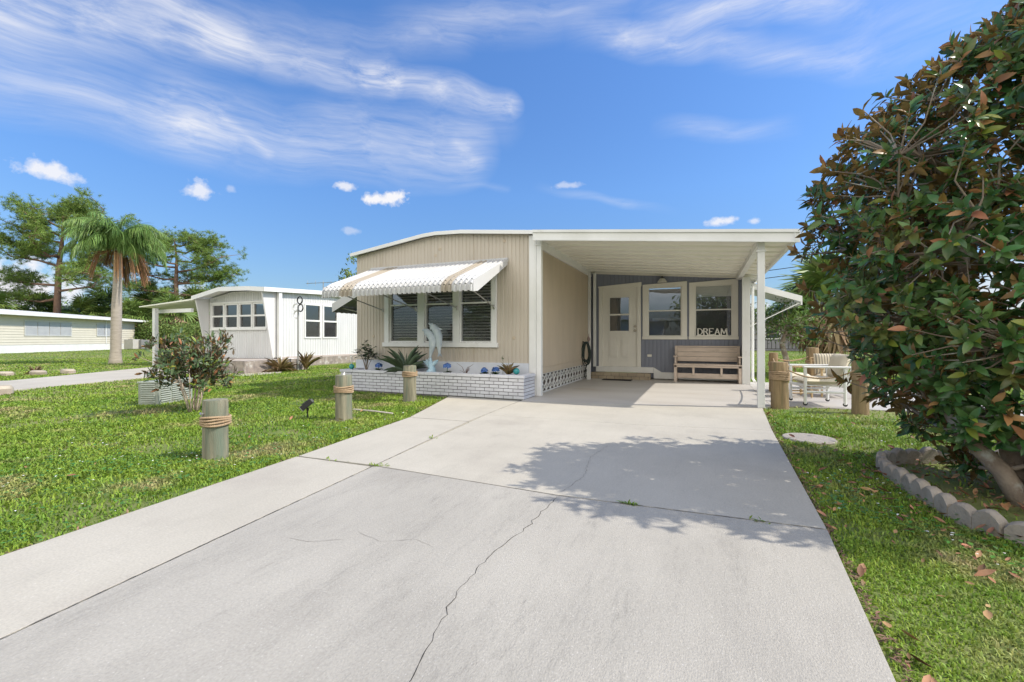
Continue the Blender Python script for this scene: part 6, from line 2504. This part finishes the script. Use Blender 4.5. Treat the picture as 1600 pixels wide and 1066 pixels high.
t = thing('ring_pole', 'tall thin garden pole carrying four round rings by the white home', 'garden ornament', (-12.67, 11.24, -.03))
b = MB(); b.tube([(0, 0, 0), (0, 0, 2.2)], .028, 8); b.build('pole', mat('dull_pole', (.30, .30, .28), rough=.5), t, local=True)
for k, (x, z, dk) in enumerate(((.08, 2.40, 1), (.09, 2.14, 1), (-.11, 2.16, 0), (-.10, 1.92, 0))):
    b = MB()
    b.tube([(x + .11 * math.cos(a * .2618), .02 * (k % 2), z + .12 * math.sin(a * .2618)) for a in range(25)], .022, 6, cap=False)
    b.build('ring', BLACK if dk else WHITE, t, local=True, smooth='all')

# ================================================================ cream home on the far left
YWALL = mat('cream_lap_siding', (0.64, 0.60, 0.50), (0.59, 0.55, 0.46), scale=1, rough=.6)
A_ = Vector((-43.4, 10.1, 0))
B2 = Vector((-55.2, 28.1, 0))
dr = (B2 - A_).normalized()
nr = Vector((dr.y, -dr.x, 0))
if nr.dot(Vector((0, 0, 0)) - A_) < 0:
    nr = -nr
ch = thing('cream_mobile_home', 'long low cream home with shuttered windows on the far left', 'mobile home', (A_.x, A_.y, 0))
CW = Wall(A_.x, A_.y, dr.x, dr.y, nr.x, nr.y)
LL = (B2 - A_).length
m = MB()
z = .58
while z < 2.78:
    for (z0, z1, o0, o1) in ((z, z + .19, .025, 0.0), (z + .19, z + .20, 0.0, .025)):
        m.add([CW.p(0, o0, z0), CW.p(LL, o0, z0), CW.p(LL, o1, z1), CW.p(0, o1, z1)], [(0, 1, 2, 3)])
    z += .2
m.build('siding', YWALL, ch)
m = MB()
CW.box(m, LL - .05, LL - .01, -7, 0.0, 0, 2.8)
CW.box(m, 0, LL - .06, -7, -6.95, 0, 2.8)
m.build('end_wall', YWALL, ch)
m = MB()
CW.box(m, 0, LL, -.05, .03, -.03, .56)
CW.box(m, 5.95, 6.05, 0.035, .06, .58, 2.75)
CW.box(m, 17.2, 17.3, 0.035, .06, .58, 2.75)
m.build('skirting', WHITE, ch)
m = MB()
CW.box(m, -.5, LL + 1.0, -7.4, .75, 2.80, 2.98)
m.build('roof', ALU, ch, bevel=.02)
m = MB()
P = CW.p
m.hexa([P(-.5, .7, 2.985), P(LL + 1, .7, 2.985), P(LL + 1, -7.3, 2.985), P(-.5, -7.3, 2.985)], [P(-.5, -3.0, 3.5), P(LL + 1, -3.0, 3.35), P(LL + 1, -3.6, 3.35), P(-.5, -3.6, 3.5)])
m.build('roof_top', ALU, ch)
SH = mat('grey_shutter', (.50, .51, .53), (.44, .45, .48), rough=.5, scale=2)


def s_at(px_):
    q = (px_ - 800) / 700
    dx, dy = -.389 + .921 * q, .921 + .389 * q
    # A + s*dr = t*(dx,dy)
    den = dr.x * dy - dr.y * dx
    return -(A_.x * dy - A_.y * dx) / den


for (p0, p1, n_) in ((38, 110, 4), (151, 173, 2)):
    a, b_ = s_at(p0), s_at(p1)
    fr = MB()
    CW.box(fr, a - .06, b_ + .06, .03, .07, 1.28, 1.34)
    CW.box(fr, a - .06, b_ + .06, .03, .07, 2.42, 2.48)
    CW.box(fr, a - .06, a, .03, .07, 1.341, 2.419)
    CW.box(fr, b_, b_ + .06, .03, .07, 1.341, 2.419)
    f = fr.build('window', mat('shutter_frame', (.62, .62, .60), rough=.5), ch)
    for k in range(n_):
        q0 = a + (b_ - a) * k / n_ + .03
        q1 = a + (b_ - a) * (k + 1) / n_ - .03
        s_ = MB()
        z = 1.345
        while z < 2.40:
            s_.hexa([P(q0, .02, z), P(q1, .02, z), P(q1, .05, z), P(q0, .05, z)], [P(q0, .05, z + .10), P(q1, .05, z + .10), P(q1, .06, z + .10), P(q0, .06, z + .10)])
            z += .107
        s_.build('shutter', SH, f)
# condenser unit and stones
for (px_, dep, w_, h_, lb) in ((208, 45, 1.0, 1.0, 'pale condenser unit at the end of the cream home'), (221, 45.5, .9, .95, 'darker condenser unit right of the pale one')):
    t = thing('air_conditioner', lb, 'air conditioner', at_px(px_, dep), .3, 'condenser units by the cream home')
    b = MB(); b.box(-w_ / 2, w_ / 2, -w_ / 2, w_ / 2, 0.05, h_)
    b.build('casing', mat('unit_grey' if 'darker' in lb else 'unit_beige', (.22, .22, .22) if 'darker' in lb else (.48, .46, .42), rough=.6), t, local=True, bevel=.03)
    b = MB(); b.lathe([(w_ * .40, 0), (w_ * .38, .04), (.05, .05)], 16, (0, 0, h_)); b.build('fan_grille', BLACK, t, local=True)
r = np.random.RandomState(91)
STN = mat('pale_stone', (.44, .38, .30), (.34, .29, .23), scale=4, rough=.95, bump=.6, island=.2)


def stone(label, x, y, sx_, sy_, h_, seed, group=None):
    rr = random.Random(seed)
    b = MB()
    k = 10
    ring = [(math.cos(6.283 * i / k) * sx_ * rr.uniform(.85, 1.1), math.sin(6.283 * i / k) * sy_ * rr.uniform(.85, 1.1)) for i in range(k)]
    vs = [(x + a, y + c, -.06) for a, c in ring] + [(x + a * 1.02, y + c * 1.02, h_ * .6) for a, c in ring] + [(x + a * .8, y + c * .8, h_) for a, c in ring]
    b.add(vs, [(i, (i + 1) % k, k + (i + 1) % k, k + i) for i in range(k)] + [(k + i, k + (i + 1) % k, 2 * k + (i + 1) % k, 2 * k + i) for i in range(k)] + [tuple(2 * k + i for i in range(k))])
    o = b.build('edging_stone', STN, smooth=True)
    tag(o, label, 'stone', group)


stone('long flat pale stone of the small bed on the far left lawn, left end', -18.9, 6.35, .35, .16, .09, 1, 'stones of the small lawn bed')
stone('flat pale stone in the middle of the small bed on the far left lawn', -18.45, 6.9, .38, .15, .10, 2, 'stones of the small lawn bed')
stone('flat pale stone at the right end of the small bed on the far left lawn', -18.1, 7.45, .30, .15, .12, 3, 'stones of the small lawn bed')
stone('rough white stone at the left picture edge beside the far driveway', -12.75, 4.2, .28, .2, .14, 4)
t = thing('low_plant', 'low scrubby plant inside the small stone bed on the far lawn', 'plant', (-18.9, 7.0, -.03))
blade_plant(t, 40, .15, .3, .03, BROWNP, 17, up=2)
b = MB(); b.tube([(0, 0, -.02), (0, 0, .08)], [.03, .02], 6); b.build('stem', TWIG, t, local=True)

# antenna behind the white home
t = thing('roof_antenna', 'spidery television antenna above the white home roof', 'antenna', (-23.3, 22.7, 0))
b = MB(); b.tube([(0, 0, 0), (0, 0, 4.85)], .03, 6); b.build('mast', STEEL, t, local=True)
b = MB()
b.tube([(-1.1, -.4, 4.75), (1.1, .4, 4.85)], .02, 5)
for k in range(9):
    x = -1.0 + k * .25
    l = .25 + .05 * k
    b.tube([(x + l * .35, x * .36 - l * .45, 4.78), (x - l * .35, x * .36 + l * .45, 4.80)], .012, 4)
    if k % 2 == 0:
        b.tube([(x, x * .36, 4.6), (x, x * .36, 4.95)], .012, 4)
b.build('elements', STEEL, t, local=True)

# ================================================================ far right: grey home beyond the lawn, service cable
gh = thing('grey_home', 'distant grey home beyond the right lawn', 'house', (9.5, 46.0, 0))
m = MB()
m.box(4.0, 17, 45.5, 52, 0, 2.5)
m.build('wall', mat('distant_grey_wall', (.27, .265, .28), (.22, .22, .23), rough=.7), gh)
m = MB()
m.prism_y([(3.2, 2.5), (17.8, 2.5), (17.8, 2.62), (10.5, 4.0), (3.2, 2.62)], 44.7, 52.6)
m.build('roof', mat('distant_grey_roof', (.34, .34, .37), (.28, .28, .30), rough=.8, scale=2), gh)
for x in (5.2, 8.0, 11.2, 14):
    m = MB()
    m.box(x, x + 1.2, 45.40, 45.47, 1.0, 2.1)
    f = m.build('window', WHITE, gh)
    m = MB()
    m.box(x + .1, x + 1.1, 45.36, 45.395, 1.1, 2.0)
    m.build('pane', GLASS_DARK, f)
t = thing('railing', 'long low dark railing in front of the distant grey home', 'railing', (7, 43, 0))
b = MB()
b.bar((3, 43, .95), (16, 43, .95), .08)
b.bar((3, 43, .2), (16, 43, .2), .06)
b.build('rail', mat('dark_rail', (.05, .05, .05), rough=.6), t)
b = MB()
for k in range(44):
    b.box(3 + k * .3, 3.05 + k * .3, 42.98, 43.02, .2, .92)
b.build('balusters', mat('dark_rail', (.05, .05, .05)), t)
cb = MB()
for dz in (0, .45):
    pts = []
    for i in range(25):
        u = i / 24
        pts.append((-4 + 40 * u, 32 - 4 * u, 4.2 + dz + 4.4 * u - 1.6 * 4 * u * (1 - u) * .3))
    cb.cur = 0
    cb2 = MB()
    cb2.tube(pts, .022, 5)
    o = cb2.build('overhead_cable', BLACK)
    tag(o, 'upper black overhead cable in the sky right of the carport' if dz else 'lower black overhead cable in the sky right of the carport', 'cable', 'overhead cables')

# ================================================================ across the street (seen only as reflections in the windows)
oh = thing('white_home_opposite', 'white home across the street, mirrored in the windows', 'mobile home', (-6, -16, 0))
m = MB()
m.box(-14, -3, -22, -16, 0, 2.6)
m.build('wall', NW, oh)
m = MB()
m.prism_y([(-14.6, 2.6), (-2.4, 2.6), (-2.4, 2.7), (-8.5, 3.3), (-14.6, 2.7)], -22.5, -15.4)
m.build('roof', ALU, oh)
m = MB()
for x in (-12.5, -9.5, -5.5):
    m.box(x, x + 1.3, -15.99, -15.95, 1.0, 2.1)
m.build('window', BLACK, oh)
road = MB()
road.add([(-300, -13.5, GROUND_Z + .004), (300, -13.5, GROUND_Z + .004), (300, -8.8, GROUND_Z + .004), (-300, -8.8, GROUND_Z + .004)], [(0, 1, 2, 3)])
road.build('road', mat('asphalt', (.055, .055, .055), (.08, .08, .078), scale=20, rough=.95), kind='structure')
copy_thing(proto_bush, 'broad green tree across the street mirrored in the windows, left', (-18, -24, -0.03), .4, 1.3)
copy_thing(proto_bush, 'broad green tree across the street mirrored in the windows, middle', (1.5, -21, -0.03), 1.4, 1.2)
copy_thing(proto_bush, 'broad green tree across the street mirrored in the windows, right', (9, -24, -0.03), 2.4, 1.5)
